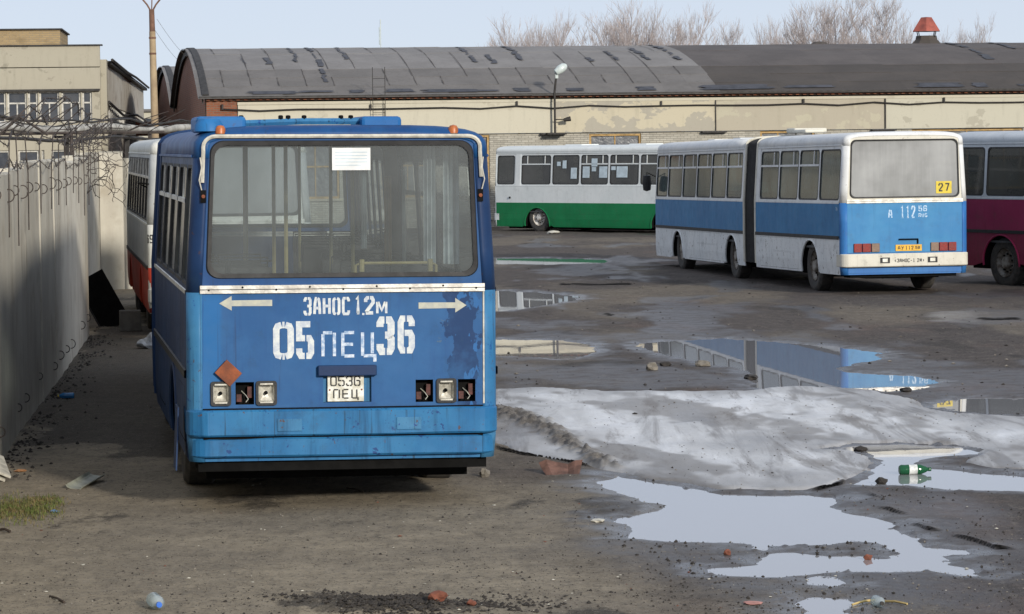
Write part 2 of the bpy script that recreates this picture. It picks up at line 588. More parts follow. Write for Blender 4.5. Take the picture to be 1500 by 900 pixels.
c = t.mix(t.math('MULTIPLY', t.step(t.math('ADD', mud_shade, t.math('MULTIPLY_ADD', n_fine, 0.9, t.math('MULTIPLY_ADD', n_mid, 0.8, -0.85))), 0.3, 0.75), 0.75), c, (0.032, 0.028, 0.025))  # darkens mud and stains, and paints the bus shade onto the lane
c = t.mix(t.step(n_fine, 0.53, 0.66), c, t.mix(0.7, c, (0.035, 0.03, 0.028)))
c = t.mix(t.math('MULTIPLY', t.step(n_fine, 0.45, 0.32), 0.5), c, (0.28, 0.25, 0.21))
c = t.mix(t.math('MULTIPLY', t.step(n_grit, 0.58, 0.7), 0.6), c, (0.4, 0.36, 0.3))
c = t.mix(t.math('MULTIPLY', t.step(t.noise(55.0, 4, 0.75, t.mapping((1, 1, 1), (3, 8, 1))), 0.55, 0.68), 0.6), c, (0.03, 0.027, 0.025))
wetn = t.math('MULTIPLY', wet, t.math('MULTIPLY_ADD', t.step(n_mid, 0.25, 0.6), 0.4, 0.6))
c = t.mix(t.math('MULTIPLY', wetn, 0.62), c, (0.02, 0.018, 0.019))
bh = t.math('ADD', t.math('MULTIPLY', n_fine, 0.6), t.math('MULTIPLY', n_grit, 0.35))
nb = t.bump(bh, 0.9, 0.018)
nbw = t.n('ShaderNodeMix', data_type='VECTOR')
geo = t.n('ShaderNodeNewGeometry')
t.put(nbw.inputs[0], t.math('MULTIPLY', wetn, 0.85))
t.put(nbw.inputs[4], nb)
t.put(nbw.inputs[5], geo.outputs['Normal'])
crk = t.attr('crack')
c = t.mix(crk, c, (0.004, 0.004, 0.004))
rr = t.fmix(crk, t.fmix(wetn, 0.9, 0.24), 1.0)
M_GROUND = t.done(t.bsdf(c, rr, 0, t.fmix(crk, t.fmix(wetn, 0.25, 0.5), 0.0), nbw.outputs[1]))

ground = sheet('ground', GX, GY, GZ, None, {'wet': WETF, 'soil': SOIL, 'mud': MUD_SHADE, 'crack': np.clip(CRK * 1.5 - 0.25, 0, 1)}, M_GROUND)  # 'mud' carries real mud together with the painted lane shade
tag(ground, kind='structure')

# water
t = NT('muddy_water')
n1 = t.noise(3.0, 2, 0.5)
M_WATER = t.done(t.bsdf((0.31, 0.305, 0.31), 0.012, 0, 0.95, t.bump(n1, 0.015, 0.01), IOR=1.4))
for i, (p, lab) in enumerate(zip(PUDM, PUD_LABEL)):
    c = Vector((sum(q[0] for q in p) / len(p), sum(q[1] for q in p) / len(p), 0))
    xs = [q[0] for q in p]
    ysq = [q[1] for q in p]
    bm = bmesh.new()
    # level sheet under the bank all round; the uneven ground decides where the shore is
    e = 0.16
    z = 0.0006 * i
    vs = []
    hull = []
    n = len(p)
    area = sum(p[k][0] * p[(k + 1) % n][1] - p[(k + 1) % n][0] * p[k][1] for k in range(n))
    sg = 1 if area > 0 else -1
    off = []
    for k in range(n):
        a, b, d = Vector(p[k - 1]), Vector(p[k]), Vector(p[(k + 1) % n])
        e1, e2 = (b - a), (d - b)
        n1_ = Vector((e1.y, -e1.x)) * sg
        n2_ = Vector((e2.y, -e2.x)) * sg
        nn = (n1_.normalized() + n2_.normalized())
        if nn.length < 0.3:
            nn = n1_
        nn.normalize()
        off.append(b + nn * e)
    fv = [bm.verts.new((q.x, q.y, z)) for q in off]
    try:
        bm.faces.new(fv)
    except ValueError:
        pass
    bmesh.ops.triangulate(bm, faces=bm.faces[:])
    me = bpy.data.meshes.new('puddle')
    bm.to_mesh(me)
    bm.free()
    for pl in me.polygons:
        if pl.normal.z < 0:
            pl.flip()
    me.materials.append(M_WATER)
    o = bpy.data.objects.new('puddle', me)
    col.objects.link(o)
    tag(o, lab, None, 'puddles on the yard', 'structure')

# ice
keep = S_ICE > -0.12
pi_, pj_ = np.where(keep)
a0, a1, b0, b1 = max(pi_.min() - 2, 0), pi_.max() + 3, max(pj_.min() - 2, 0), pj_.max() + 3
IX, IY, IS = GX[a0:a1, b0:b1], GY[a0:a1, b0:b1], S_ICE[a0:a1, b0:b1]
base = GZ[a0:a1, b0:b1]
rise = sstep(IS, -0.10, 0.10)
swell = 0.016 * fbm(IX * 0.8, IY * 0.5, 3, 200) + 0.006 * fbm(IX * 3.5, IY * 2.0, 3, 210)
ridge = near_sdf(IX, IY, outline([(690,596),(760,604),(800,620),(832,640),(880,672),(905,690),(870,684),(820,655),(780,632),(740,618),(690,615)]), 1.0)
rid = sstep(ridge + 0.08 * fbm(IX * 3, IY * 3, 3, 220), -0.12, 0.12)
IZ = -0.045 + rise * (0.074 + swell + 0.05 * rid * (0.7 + fbm(IX * 8, IY * 8, 3, 230))) 
IZ = np.where(IS < -0.1, -0.06, IZ)
melt = sstep(fbm(IX * 0.8 + IY * 0.2, IY * 0.16, 4, 240) + 0.35 * fbm(IX * 3, IY * 1.3, 3, 241), 0.1, 0.5)
t = NT('dirty_ice')
dirty, ridf = t.attr('melt'), t.attr('ridge')
n1 = t.noise(1.1, 6, 0.66, t.mapping((1.5, 0.22, 1)), 0.6)
n2 = t.noise(7.0, 7, 0.7)
n3 = t.noise(40.0, 4, 0.7)
c = t.mix(t.step(n1, 0.36, 0.62), (0.76, 0.775, 0.79), (0.54, 0.535, 0.52))
c = t.mix(t.math('MULTIPLY', t.step(t.noise(0.8, 6, 0.7, t.mapping((1.8, 0.2, 1), (4, 4, 0)), 0.8), 0.49, 0.62), 0.8), c, (0.17, 0.15, 0.13))
c = t.mix(t.math('MULTIPLY', t.attr('thin'), 0.5), c, (0.11, 0.098, 0.09))
c = t.mix(t.math('MULTIPLY', dirty, 0.7), c, (0.15, 0.13, 0.11))
c = t.mix(t.math('MULTIPLY', t.step(n2, 0.55, 0.75), 0.4), c, (0.22, 0.19, 0.155))
c = t.mix(t.math('MULTIPLY', ridf, 0.85), c, t.mix(t.step(n3, 0.4, 0.6), (0.05, 0.042, 0.035), (0.16, 0.14, 0.115)))
c = t.mix(t.math('MULTIPLY', t.step(n3, 0.62, 0.7), 0.6), c, (0.1, 0.085, 0.07))
c = t.mix(t.math('MULTIPLY', t.step(t.noise(13.0, 6, 0.75, t.mapping((1, 0.6, 1), (1, 2, 3))), 0.57, 0.72), 0.4), c, (0.2, 0.18, 0.15))
rr = t.fmix(t.step(n1, 0.3, 0.7), 0.62, 0.3)
rr = t.fmix(ridf, rr, 0.85)
M_ICE = t.done(t.bsdf(c, rr, 0, 0.5, t.bump(t.math('ADD', n2, t.math('MULTIPLY', n3, 0.6)), 0.35, 0.014), **{'Subsurface Weight': 0.0}))
ice = sheet('ice_sheet', IX, IY, IZ, keep[a0:a1, b0:b1], {'melt': melt, 'ridge': rid, 'thin': 1 - sstep(IS + 0.8 * fbm(IX * 1.1, IY * 0.4, 4, 250), 0.0, 1.5)}, M_ICE)
tag(ice, 'dirty melting sheet of ice spread over the yard beside the near bus', None, None, 'structure')

def on_ice(x, y):
    i = min(max(np.searchsorted(ys, y) - 1, 0), len(ys) - 2)
    j = min(max(np.searchsorted(us, x / (0.175 * max(y, 14.0))) - 1, 0), len(us) - 2)
    return S_ICE[i, j] > -.05
def ground_z(x, y):
    i = np.searchsorted(ys, y) - 1
    u = x / (0.175 * max(y, 14.0))
    j = np.searchsorted(us, u) - 1
    i = min(max(i, 0), len(ys) - 2)
    j = min(max(j, 0), len(us) - 2)
    z = max(GZ[i, j], GZ[i + 1, j], GZ[i, j + 1], GZ[i + 1, j + 1])
    if a0 <= i < a1 - 1 and b0 <= j < b1 - 1 and S_ICE[i, j] > -0.05:
        z = max(z, float(IZ[i - a0, j - b0]))
    return max(float(z), 0.0)
# ================================================================== LETTERING (painted strokes)
GL = {  # centre lines in a unit box; a break in a line is a stencil bridge
 '0': [[(.36,0),(.1,.04),(0,.14),(0,.86),(.1,.96),(.36,1)], [(.64,0),(.9,.04),(1,.14),(1,.86),(.9,.96),(.64,1)], [(.42,0),(.58,0)], [(.42,1),(.58,1)]],
 '1': [[(.2,.86),(.5,1),(.5,0)], [(.2,0),(.42,0)], [(.58,0),(.85,0)]],
 '2': [[(0,.72),(0,.88),(.2,1),(.45,1)], [(.58,1),(.85,1),(1,.86),(1,.68),(.06,.06)], [(0,0),(1,0)]],
 '3': [[(0,.78),(0,.9),(.15,1),(.4,1)], [(.55,1),(.85,1),(1,.9),(1,.6),(.85,.52),(.45,.52)], [(.88,.46),(1,.4),(1,.1),(.85,0),(.6,0)], [(.46,0),(.15,0),(0,.1),(0,.24)]],
 '4': [[(.7,0),(.7,1),(0,.34)], [(.06,.26),(1,.26)]],
 '5': [[(.95,1),(0,1),(0,.56),(.5,.56)], [(.62,.56),(.85,.56),(1,.45),(1,.1),(.85,0),(.6,0)], [(.46,0),(.15,0),(0,.1),(0,.24)]],
 '6': [[(.42,1),(.15,1),(0,.88),(0,.12),(.15,0),(.4,0)], [(.56,1),(.85,1),(1,.9),(1,.76)], [(.55,0),(.85,0),(1,.12),(1,.44),(.85,.55),(.35,.55)]],
 '7': [[(0,1),(1,1),(.4,0)]],
 '8': [[(.5,0),(.1,.02),(0,.12),(0,.42),(.15,.52),(.85,.52),(1,.62),(1,.9),(.85,1),(.5,1),(.15,1),(0,.9),(0,.62),(.12,.54)], [(.5,0),(.9,.02),(1,.12),(1,.42),(.88,.5)]],
 '9': [[(0,.12),(.15,0),(.85,0),(1,.12),(1,.88),(.85,1),(.15,1),(0,.88),(0,.58),(.15,.48),(.92,.48)]],
 'З': [[(0,.8),(0,.9),(.15,1),(.4,1)], [(.55,1),(.85,1),(1,.9),(1,.6),(.85,.52),(.45,.52)], [(.88,.46),(1,.4),(1,.1),(.85,0),(.6,0)], [(.46,0),(.15,0),(0,.1),(0,.22)]],
 'А': [[(0,0),(.12,.7),(.3,1),(.46,1)], [(.58,1),(.78,.95),(.9,.7),(1,0)], [(.26,.38),(.74,.38)]],
 'Н': [[(0,0),(0,1)], [(1,0),(1,1)], [(.2,.5),(.8,.5)]],
 'О': [[(.38,0),(.1,.04),(0,.14),(0,.86),(.1,.96),(.38,1)], [(.62,0),(.9,.04),(1,.14),(1,.86),(.9,.96),(.62,1)]],
 'С': [[(1,.8),(1,.9),(.85,1),(.6,1)], [(.46,1),(.15,1),(0,.88),(0,.12),(.15,0),(.85,0),(1,.1),(1,.22)]],
 'М': [[(0,0),(0,1)], [(.1,1),(.5,.25),(.9,1)], [(1,0),(1,1)]],
 'м': [[(0,0),(0,.72)], [(.1,.72),(.5,.2),(.9,.72)], [(1,0),(1,.72)]],
 'П': [[(0,0),(0,.94)], [(0,1),(.8,1)], [(1,0),(1,1)]],
 'Е': [[(0,0),(0,1)], [(.14,1),(1,1)], [(.14,.5),(.9,.5)], [(.14,0),(1,0)]],
 'Ц': [[(0,0),(0,1)], [(.86,.1),(.86,1)], [(.1,0),(1.08,0),(1.08,-.26)]],
 'У': [[(0,1),(.5,.45)], [(1,1),(.4,0),(.1,0)]],
 'R': [[(0,0),(0,1),(.8,1),(1,.85),(1,.65),(.8,.5),(0,.5)], [(.5,.5),(1,0)]],
 'U': [[(0,1),(0,.1),(.2,0),(.8,0),(1,.1),(1,1)]],
 'S': [[(1,.85),(.8,1),(.2,1),(0,.85),(0,.65),(.2,.52),(.8,.48),(1,.35),(1,.15),(.8,0),(.2,0),(0,.15)]],
 ',': [[(.35,.02),(.2,-.18)]], '.': [[(.3,0),(.45,0)]], '-': [[(.1,.45),(.9,.45)]],
 '<': [[(.8,.8),(.2,.45),(.8,.1)]], '>': [[(.2,.8),(.8,.45),(.2,.1)]],
}
def stroke(mb, line, hw, fn, lift):
    pts = [Vector(p) for p in line]
    n = len(pts)
    L, Rr = [], []
    for i in range(n):
        if i == 0: d = (pts[1] - pts[0]).normalized(); m = Vector((-d.y, d.x)); k = 1
        elif i == n - 1: d = (pts[-1] - pts[-2]).normalized(); m = Vector((-d.y, d.x)); k = 1
        else:
            d1 = (pts[i] - pts[i - 1]).normalized(); d2 = (pts[i + 1] - pts[i]).normalized()
            m = Vector((-d1.y - d2.y, d1.x + d2.x))
            if m.length < 1e-4: m = Vector((-d1.y, d1.x))
            m.normalize()
            k = min(1.7, 1 / max(0.3, m.dot(Vector((-d1.y, d1.x)))))
        L.append(pts[i] + m * hw * k)
        Rr.append(pts[i] - m * hw * k)
    mb.grid([[fn(p.x, p.y, lift) for p in L], [fn(p.x, p.y, lift) for p in Rr]])
def lettering(text, x0, z0, cw, h, wt, gap, fn, lift, widths=None, wob=0.0):
    """fn(x, z, lift) -> point; letters start at x0, feet at z0"""
    mb = MB()
    x = x0
    for ch in text:
        cwid = cw * (widths or {}).get(ch, 1.0)
        if ch != ' ':
            dz = (rnd.random() - .5) * wob
            for ln in GL[ch]:
                ww = wt
                P = [(x + ww / 2 + px_ * (cwid - ww), z0 + dz + ww / 2 + pz * (h - ww)) for px_, pz in ln]
                # lengthen the ends to the full stroke
                stroke(mb, P, ww / 2, fn, lift)
        x += cwid + gap
    return mb

# ================================================================== SHARED MATERIALS
M_BLACK = plain('black_rubber', (0.018, 0.018, 0.019), 0.65, 0.3, 9, bump=0.2)
M_TYRE = plain('dusty_tyre', (0.03, 0.029, 0.028), 0.85, 0.3, 12, color2=(0.075, 0.068, 0.06), bump=0.4, bscale=60)
M_RIM = plain('steel_rim', (0.24, 0.23, 0.21), 0.55, 0.3, 10, metal=0.2, color2=(0.1, 0.075, 0.055))
M_RIMW = plain('painted_rim', (0.62, 0.61, 0.57), 0.5, 0.3, 10, color2=(0.3, 0.25, 0.2))
M_CHASSIS = plain('chassis_black', (0.008, 0.008, 0.008), 0.95, 0.3, 6, spec=0.1)
M_FLOOR = plain('bus_floor', (0.07, 0.072, 0.075), 0.8)
M_ALU = plain('aluminium_trim', (0.62, 0.61, 0.57), 0.4, 0.3, 8, metal=0.35, color2=(0.42, 0.4, 0.36))
M_SEAL = plain('pale_seal', (0.52, 0.5, 0.43), 0.6, 0.25, 14)
M_GLASS_SIDE = glass('side_glass', 0.5, (0.16, 0.2, 0.2), (0.2, 0.27, 0.27))
M_GLASS_DARK = glass('dark_glass', 0.46, (0.125, 0.122, 0.112), (0.27, 0.29, 0.28))
M_GLASS_REAR = glass('dusty_rear_glass', 0.29, (0.24, 0.265, 0.27), (0.82, 0.88, 0.89))
M_GLASS_NEAR = glass('near_bus_side_glass', 0.2, (0.13, 0.14, 0.14), (0.62, 0.68, 0.69))
M_GLASS_HAZY = glass('hazy_rear_glass', 0.72, (0.39, 0.4, 0.4), (0.6, 0.62, 0.62))
M_LETTER = plain('stencil_paint', (0.54, 0.57, 0.56), 0.6, 0.3, 20, color2=(0.42, 0.47, 0.55), bump=0.05)
M_LETTER_THIN = plain('thin_stencil_paint', (0.5, 0.55, 0.62), 0.6, 0.4, 25, color2=(0.2, 0.32, 0.5), bump=0.05)
M_LETTER_FADE = plain('faded_stencil_paint', (0.5, 0.6, 0.7), 0.6, 0.4, 30, color2=(0.16, 0.36, 0.6), bump=0.05)
M_ARROW = plain('aged_arrow_paint', (0.42, 0.42, 0.34), 0.6, 0.2, 14, color2=(0.36, 0.37, 0.34), bump=0.05)
M_DARKLETTER = plain('black_print', (0.02, 0.02, 0.02), 0.6, 0.2)
M_PAPER = plain('paper_sheet', (0.72, 0.74, 0.74), 0.8, 0.1, bump=0.05)
M_PAPERB = plain('bluish_paper_sheet', (0.5, 0.6, 0.66), 0.8, 0.15, bump=0.05)
M_YELLOW = plain('yellow_card', (0.68, 0.53, 0.06), 0.7, 0.15)
M_PLATEY = plain('yellow_plate', (0.72, 0.4, 0.02), 0.5, 0.15)
M_PLATEW = plain('white_plate', (0.7, 0.71, 0.66), 0.5, 0.2, 14, color2=(0.5, 0.48, 0.38))
M_REDLAMP = plain('red_lamp', (0.22, 0.02, 0.015), 0.25, 0.3, 20)
M_AMBER = plain('orange_lamp', (0.42, 0.12, 0.03), 0.4, 0.3, 20)
M_RUST = plain('rusty_orange_plate', (0.24, 0.062, 0.018), 0.75, 0.35, 7, color2=(0.15, 0.045, 0.02), bump=0.3)
M_SEAT = plain('dark_seat', (0.045, 0.042, 0.04), 0.7)
M_RAIL = plain('yellow_rail', (0.34, 0.28, 0.12), 0.5)
M_CURT = plain('pale_curtain', (0.5, 0.54, 0.55), 0.9)
M_CURTB = plain('tan_curtain', (0.36, 0.26, 0.14), 0.9)
M_LINING = plain('grey_lining', (0.33, 0.34, 0.33), 0.8)

# ================================================================== BUSES
PROF = [(0.42, 1.232), (0.60, 1.25), (1.12, 1.25), (1.78, 1.25), (2.86, 1.185)]
def hw(z):
    return float(np.interp(z, [p[0] for p in PROF], [p[1] for p in PROF]))
ROOFN = 9
def roof_half():
    out = []
    for k in range(ROOFN):
        a = k / (ROOFN - 1) * PI / 2
        e = 2 / 4.4
        x = 1.185 * max(0, math.cos(a)) ** e
        z = 2.86 + 0.25 * max(0, math.sin(a)) ** e
        out.append((x if k < ROOFN - 1 else 0.0, z))
    return out
ROOF = roof_half()
ROOF_FULL = [(-x, z) for x, z in ROOF] + [(x, z) for x, z in ROOF[:-1][::-1]]   # left eave -> right eave
def roof_normals():
    n = len(ROOF_FULL)
    out = []
    for i in range(n):
        a = Vector(ROOF_FULL[max(0, i - 1)]); b = Vector(ROOF_FULL[min(n - 1, i + 1)])
        d = (b - a).normalized()
        out.append((-d.y, d.x))
    return out
ROOF_NRM = roof_normals()
CR = 0.115    # corner radius in plan

def rrect(x0, x1, z0, z1, r, n=5):
    out = []
    for cx, cz, a0 in ((x1 - r, z1 - r, 0), (x0 + r, z1 - r, 90), (x0 + r, z0 + r, 180), (x1 - r, z0 + r, 270)):
        for k in range(n):
            a = R(a0 + 90 * k / (n - 1))
            out.append((cx + r * math.cos(a), cz + r * math.sin(a)))
    return out
def rrect_outer(x0, x1, z0, z1, inner, n=5):
    """points on a plain rectangle matching rrect() point for point"""
    out = []
    for c in range(4):
        X = x1 if c in (0, 3) else x0
        Z = z1 if c in (0, 1) else z0
        for k in range(n):
            ix, iz = inner[c * n + k]
            if k == n // 2: out.append((X, Z))
            elif (k < n // 2) == (c in (0, 2)): out.append((X, iz))
            else: out.append((ix, Z))
    return out
def hit(loop, cx, cz, a):
    """ray from the centre to a closed outline"""
    dx, dz = math.cos(a), math.sin(a)
    best = None
    n = len(loop)
    for i in range(n):
        ax, az = loop[i][0] - cx, loop[i][1] - cz
        bx, bz = loop[(i + 1) % n][0] - cx, loop[(i + 1) % n][1] - cz
        ex, ez = bx - ax, bz - az
        den = dx * ez - dz * ex
        if abs(den) < 1e-12: continue
        tt = (ax * ez - az * ex) / den
        uu = (ax * dz - az * dx) / den
        if tt > 0 and -1e-6 <= uu <= 1 + 1e-6 and (best is None or tt > best): best = tt
    return (cx + dx * best, cz + dz * best)

def ring_loft(outer, inner, cx, cz):
    an = sorted(set([round(math.atan2(z - cz, x - cx), 6) for x, z in outer + inner]))
    return [hit(outer, cx, cz, a) for a in an], [hit(inner, cx, cz, a) for a in an]

# one tyre and rim shared by all wheels
def wheel_meshes():
    a = MB().lathe([(0.30, -0.12), (0.40, -0.145), (0.465, -0.135), (0.5, -0.1), (0.505, 0), (0.5, 0.1), (0.465, 0.135), (0.40, 0.145), (0.30, 0.12), (0.28, 0.0), (0.30, -0.12)], 36)
    ty = a.build('wheel', M_TYRE, None, True)
    b = MB().lathe([(0.285, 0.125), (0.29, 0.10), (0.25, 0.06), (0.22, 0.03), (0.13, 0.045), (0.12, 0.10), (0.10, 0.135), (0.0, 0.14)], 30)
    ri = b.build('rim', M_RIM, None, True)
    h = MB()
    for k in range(10):
        an = 2 * PI * k / 10
        h.lathe([(0.017, 0.03), (0.017, 0.075), (0.0, 0.08)], 6, Matrix.Translation((0.175 * math.cos(an), 0.175 * math.sin(an), 0)))
    nu = h.build('wheel_nuts', M_CHASSIS, None)
    rw = b.build('rim', M_RIMW, None, True)
    for o in (ty, ri, nu, rw):
        col.objects.unlink(o)
    return ty, ri, nu, rw
TYRE, RIM, NUTS, RIMW = wheel_meshes()

def add_wheel(root, p, side, heading, white=False, z=0.5):
    rot = (0, PI / 2 * side, 0)
    m = Matrix.Rotation(heading, 4, 'Z') @ Matrix.Rotation(PI / 2 * side, 4, 'Y')
    e = m.to_euler()
    ty = share(TYRE, 'wheel', root, (p.x, p.y, z), e)
    share(RIMW if white else RIM, 'rim', ty)
    share(NUTS, 'wheel_nuts', ty)
    return ty

class Bus:
    def __init__(self, name, label, cat, loc, heading, lean=0.0, group=None):
        self.root = empty(name, loc, (0, lean, heading))
        tag(self.root, label, cat, group)
    def P(self, mb, name, mat, parent=None, **kw):
        return mb.build(name, mat, parent or self.root, **kw)

    def section(self, S, L, bays, axles, m, caps=(True, True), heading=0.0, moulding=True, hatches=(), white_rims=(), vent='slide', floor=True, belt=1.78, mould_z=1.12, glass_m=None, sides=(-1, 1)):
        """S(x, t, z) maps section space to bus space; t runs from 0 (rear) to L"""
        t0 = CR if caps[0] else 0.0
        t1 = L - CR if caps[1] else L
        ar = 0.60
        for s in sides:
            # skirt with wheel arches
            ts = set([t0, t1])
            for a in axles:
                for k in range(-10, 11):
                    ts.add(min(t1, max(t0, a + ar * math.sin(k / 10 * PI / 2))))
            x = t0
            while x < t1:
                ts.add(round(x, 4)); x += 0.5
            ts = sorted(ts)
            def low(t):
                for a in axles:
                    if abs(t - a) < ar: return max(0.42, 0.50 + math.sqrt(ar * ar - (t - a) ** 2) * 0.93)
                return 0.42
            rows = []
            for tt in ts:
                zl = low(tt)
                zs = [zl + (mould_z - zl) * k / 3 for k in range(4)]
                rows.append([S(s * hw(z), tt, z) for z in zs])
            self.P(MB().grid(rows), 'skirt_panel', m['skirt'], solid=0.02)
            for a in axles:
                ar_pts = [(a + (ar + 0.0) * math.cos(R(k)), 0.50 + (ar) * math.sin(R(k)) * 0.93) for k in range(-6, 187, 8)]
                self.P(MB().tube([S(s * (hw(z) + 0.004), tt, z) for tt, z in ar_pts], 0.022, 6), 'arch_lip', m.get('lip', m['skirt']), smooth=True)
                well = MB().grid([[S(s * 1.235, tt, z) for tt, z in ar_pts], [S(s * 0.75, tt, z) for tt, z in ar_pts]])
                well.add([S(s * 0.752, tt, z) for tt, z in ar_pts], [tuple(range(len(ar_pts)))])
                self.P(well, 'wheel_arch', M_CHASSIS)
                white = a in white_rims
                add_wheel(self.root, S(s * 1.04, a, 0.5), s, heading, white)
            # band between moulding and windows, one sheet per bay
            for (b0, b1, kind) in bays:
                mb = MB().grid([[S(s * hw(z), tt, z) for z in (mould_z, 1.45, belt)] for tt in (b0 + 0.0015, b1 - 0.0015)])
                self.P(mb, 'side_panel', m['band'], solid=0.018)
            if moulding:
                mz = mould_z
                mb = MB()
                rows = [[S(s * (hw(z) + o), tt, z) for z, o in ((mz - 0.035, 0.005), (mz - 0.03, 0.025), (mz + 0.03, 0.025), (mz + 0.035, 0.005))] for tt in (t0, t1)]
                mb.grid(rows)
                self.P(mb, 'moulding', m.get('mould', M_BLACK))
            mb = MB().grid([[S(s * (hw(z) + o), tt, z) for z, o in ((belt - 0.02, 0.004), (belt - 0.016, 0.014), (belt + 0.016, 0.014), (belt + 0.02, 0.004))] for tt in (t0, t1)])
            self.P(mb, 'belt_trim', m.get('belt', M_ALU))
            for (b0, b1, kind) in bays:
                if kind == 'blank':
                    self.P(MB().grid([[S(s * hw(z), tt, z) for z in (belt, 2.2, 2.86)] for tt in (b0, b1)]), 'pillar_panel', m['upper'], solid=0.02)
                    continue
                pw = 0.045
                inner = rrect(b0 + pw, b1 - pw, belt + 0.05, 2.80, 0.085)
                outer = rrect_outer(b0, b1, belt, 2.86, inner)
                mb = MB().grid([[S(s * hw(z), tt, z) for tt, z in outer], [S(s * hw(z), tt, z) for tt, z in inner], [S(s * (hw(z) - 0.03), tt, z) for tt, z in inner]], True)
                wnd = self.P(mb, 'window', m['upper'])
                cx, cz = (b0 + b1) / 2, (belt + 0.05 + 2.80) / 2
                ins = [(cx + (x - cx) * (1 - 0.03 / (b1 - b0) * 2), cz + (z - cz) * (1 - 0.055)) for x, z in inner]
                self.P(MB().grid([[S(s * (hw(z) + 0.004), tt, z) for tt, z in inner], [S(s * (hw(z) + 0.002), tt, z) for tt, z in ins], [S(s * (hw(z) - 0.02), tt, z) for tt, z in ins]], True), 'seal', M_BLACK, wnd)
                self.P(MB().add([S(s * (hw(z) - 0.014), tt, z) for tt, z in inner], [tuple(range(len(inner)))]), 'pane', glass_m or m['glass'], wnd)
                if kind in ('vent', 'vents'):
                    zb = 2.5
                    self.P(MB().grid([[S(s * (hw(z) + o), tt, z) for z, o in ((zb - 0.022, -0.01), (zb - 0.018, 0.008), (zb + 0.018, 0.008), (zb + 0.022, -0.01))] for tt in (b0 + pw + 0.01, b1 - pw - 0.01)]), 'transom', m.get('trim', M_ALU), wnd)
                    for q in ((0.22, 0.78) if kind == 'vents' else (0.28,)):
                        tq = b0 + (b1 - b0) * q
                        self.P(MB().grid([[S(s * (hw(z) + 0.006), tt, z) for z in (zb + 0.02, 2.78)] for tt in (tq - 0.016, tq + 0.016)]), 'sliding_bar', m.get('trim', M_ALU), wnd, solid=0.012)
            for (h0, h1, z0, z1) in hatches:
                lp = [(h0, z0), (h1, z0), (h1, z1), (h0, z1), (h0, z0)]
                self.P(MB().tube([S(s * (hw(z) + 0.003), tt, z) for tt, z in lp], 0.008, 4), 'hatch_seam', M_CHASSIS)
        # roof
        rows = [[S(x, t0, z) for x, z in ROOF_FULL]]
        nseg = max(2, int(L / 1.2))
        rows = [[S(x, t0 + (t1 - t0) * k / nseg, z) for x, z in ROOF_FULL] for k in range(nseg + 1)]
        mb = MB().grid(rows)
        for ci, cap in enumerate(caps):
            if not cap: continue
            rows = []
            for k in range(6):
                a = k / 5 * PI / 2
                o = CR * (1 - math.sin(a))
                tt = o if ci == 0 else L - o
                q = (1 - math.cos(a))
                rows.append([S(x - CR * q * nx, tt, z - 0.075 * q * max(nz, 0)) for (x, z), (nx, nz) in zip(ROOF_FULL, ROOF_NRM)])
            mb.grid(rows)
        self.P(mb, 'roof', m['roof'], smooth=True, solid=0.02)
        # gutter
        for s in sides:
            self.P(MB().tube([S(s * 1.193, t0, 2.87), S(s * 1.193, t1, 2.87)], 0.014, 5), 'gutter', m['roof'])
        if floor:
            mb = MB().quad(S(-1.22, t0, 0.92), S(1.22, t0, 0.92), S(1.22, t1, 0.92), S(-1.22, t1, 0.92))
            self.P(mb, 'floor', M_FLOOR, solid=0.04)
            mb = MB()
            pts = []
            for (xa, ta, za) in ((-.72, t0 + .05, .34), (.72, t0 + .05, .34), (.72, t1 - .05, .34), (-.72, t1 - .05, .34), (-.72, t0 + .05, .88), (.72, t0 + .05, .88), (.72, t1 - .05, .88), (-.72, t1 - .05, .88)):
                pts.append(S(xa, ta, za))
            mb.add(pts, [(0, 3, 2, 1), (4, 5, 6, 7), (0, 1, 5, 4), (1, 2, 6, 5), (2, 3, 7, 6), (3, 0, 4, 7)])
            self.P(mb, 'chassis', M_CHASSIS)

    def end(self, E, m, holes=(), win=(1.105, 1.06, 1.89, 2.995), gl=None, panel_lo=0.845, strip=True, seal_mat=None, seal_w=0.045):
        """E(x, o, z): o = depth behind the end plane"""
        for s in (-1, 1):
            for (za, zb, key, nm) in ((0.42, 1.78, 'corner', 'corner_panel'), (1.78, 2.86, 'upper', 'corner_pillar')):
                zs = [za, 0.60, 1.0, 1.4, zb] if za < 1 else [za, 2.1, 2.45, zb]
                rows = []
                for k in range(7):
                    a = k / 6 * PI / 2
                    rows.append([E(s * (hw(z) - CR * (1 - math.cos(a))), CR * (1 - math.sin(a)), z) for z in zs])
                self.P(MB().grid(rows), nm, m.get(key, m['upper']), smooth=True, solid=0.015)
        # window surround
        zb = 1.78
        top = [(x - CR * nx, z - 0.075 * max(nz, 0)) for (x, z), (nx, nz) in zip(ROOF_FULL, ROOF_NRM)]
        outer = [(-(hw(zb) - CR), zb)] + top + [(hw(zb) - CR, zb)]
        wb, wt, z0, z1 = win
        base = rrect(-1, 1, z0, z1, 0.10, 7)
        def tap(p, g=0.0):
            f = (p[1] - z0) / (z1 - z0)
            return (p[0] * (wb + (wt - wb) * f), p[1])
        inner = [tap(p) for p in base]
        cz = (z0 + z1) / 2
        lo, li = ring_loft(outer, inner, 0, cz)
        wnd = self.P(MB().grid([[E(x, 0, z) for x, z in lo], [E(x, 0, z) for x, z in li], [E(x, 0.03, z) for x, z in li]], True), 'end_window', m.get('surround', m['upper']), smooth=True)
        sw = seal_w
        ins = [(x * (1 - sw / wb), cz + (z - cz) * (1 - sw / ((z1 - z0) / 2))) for x, z in inner]
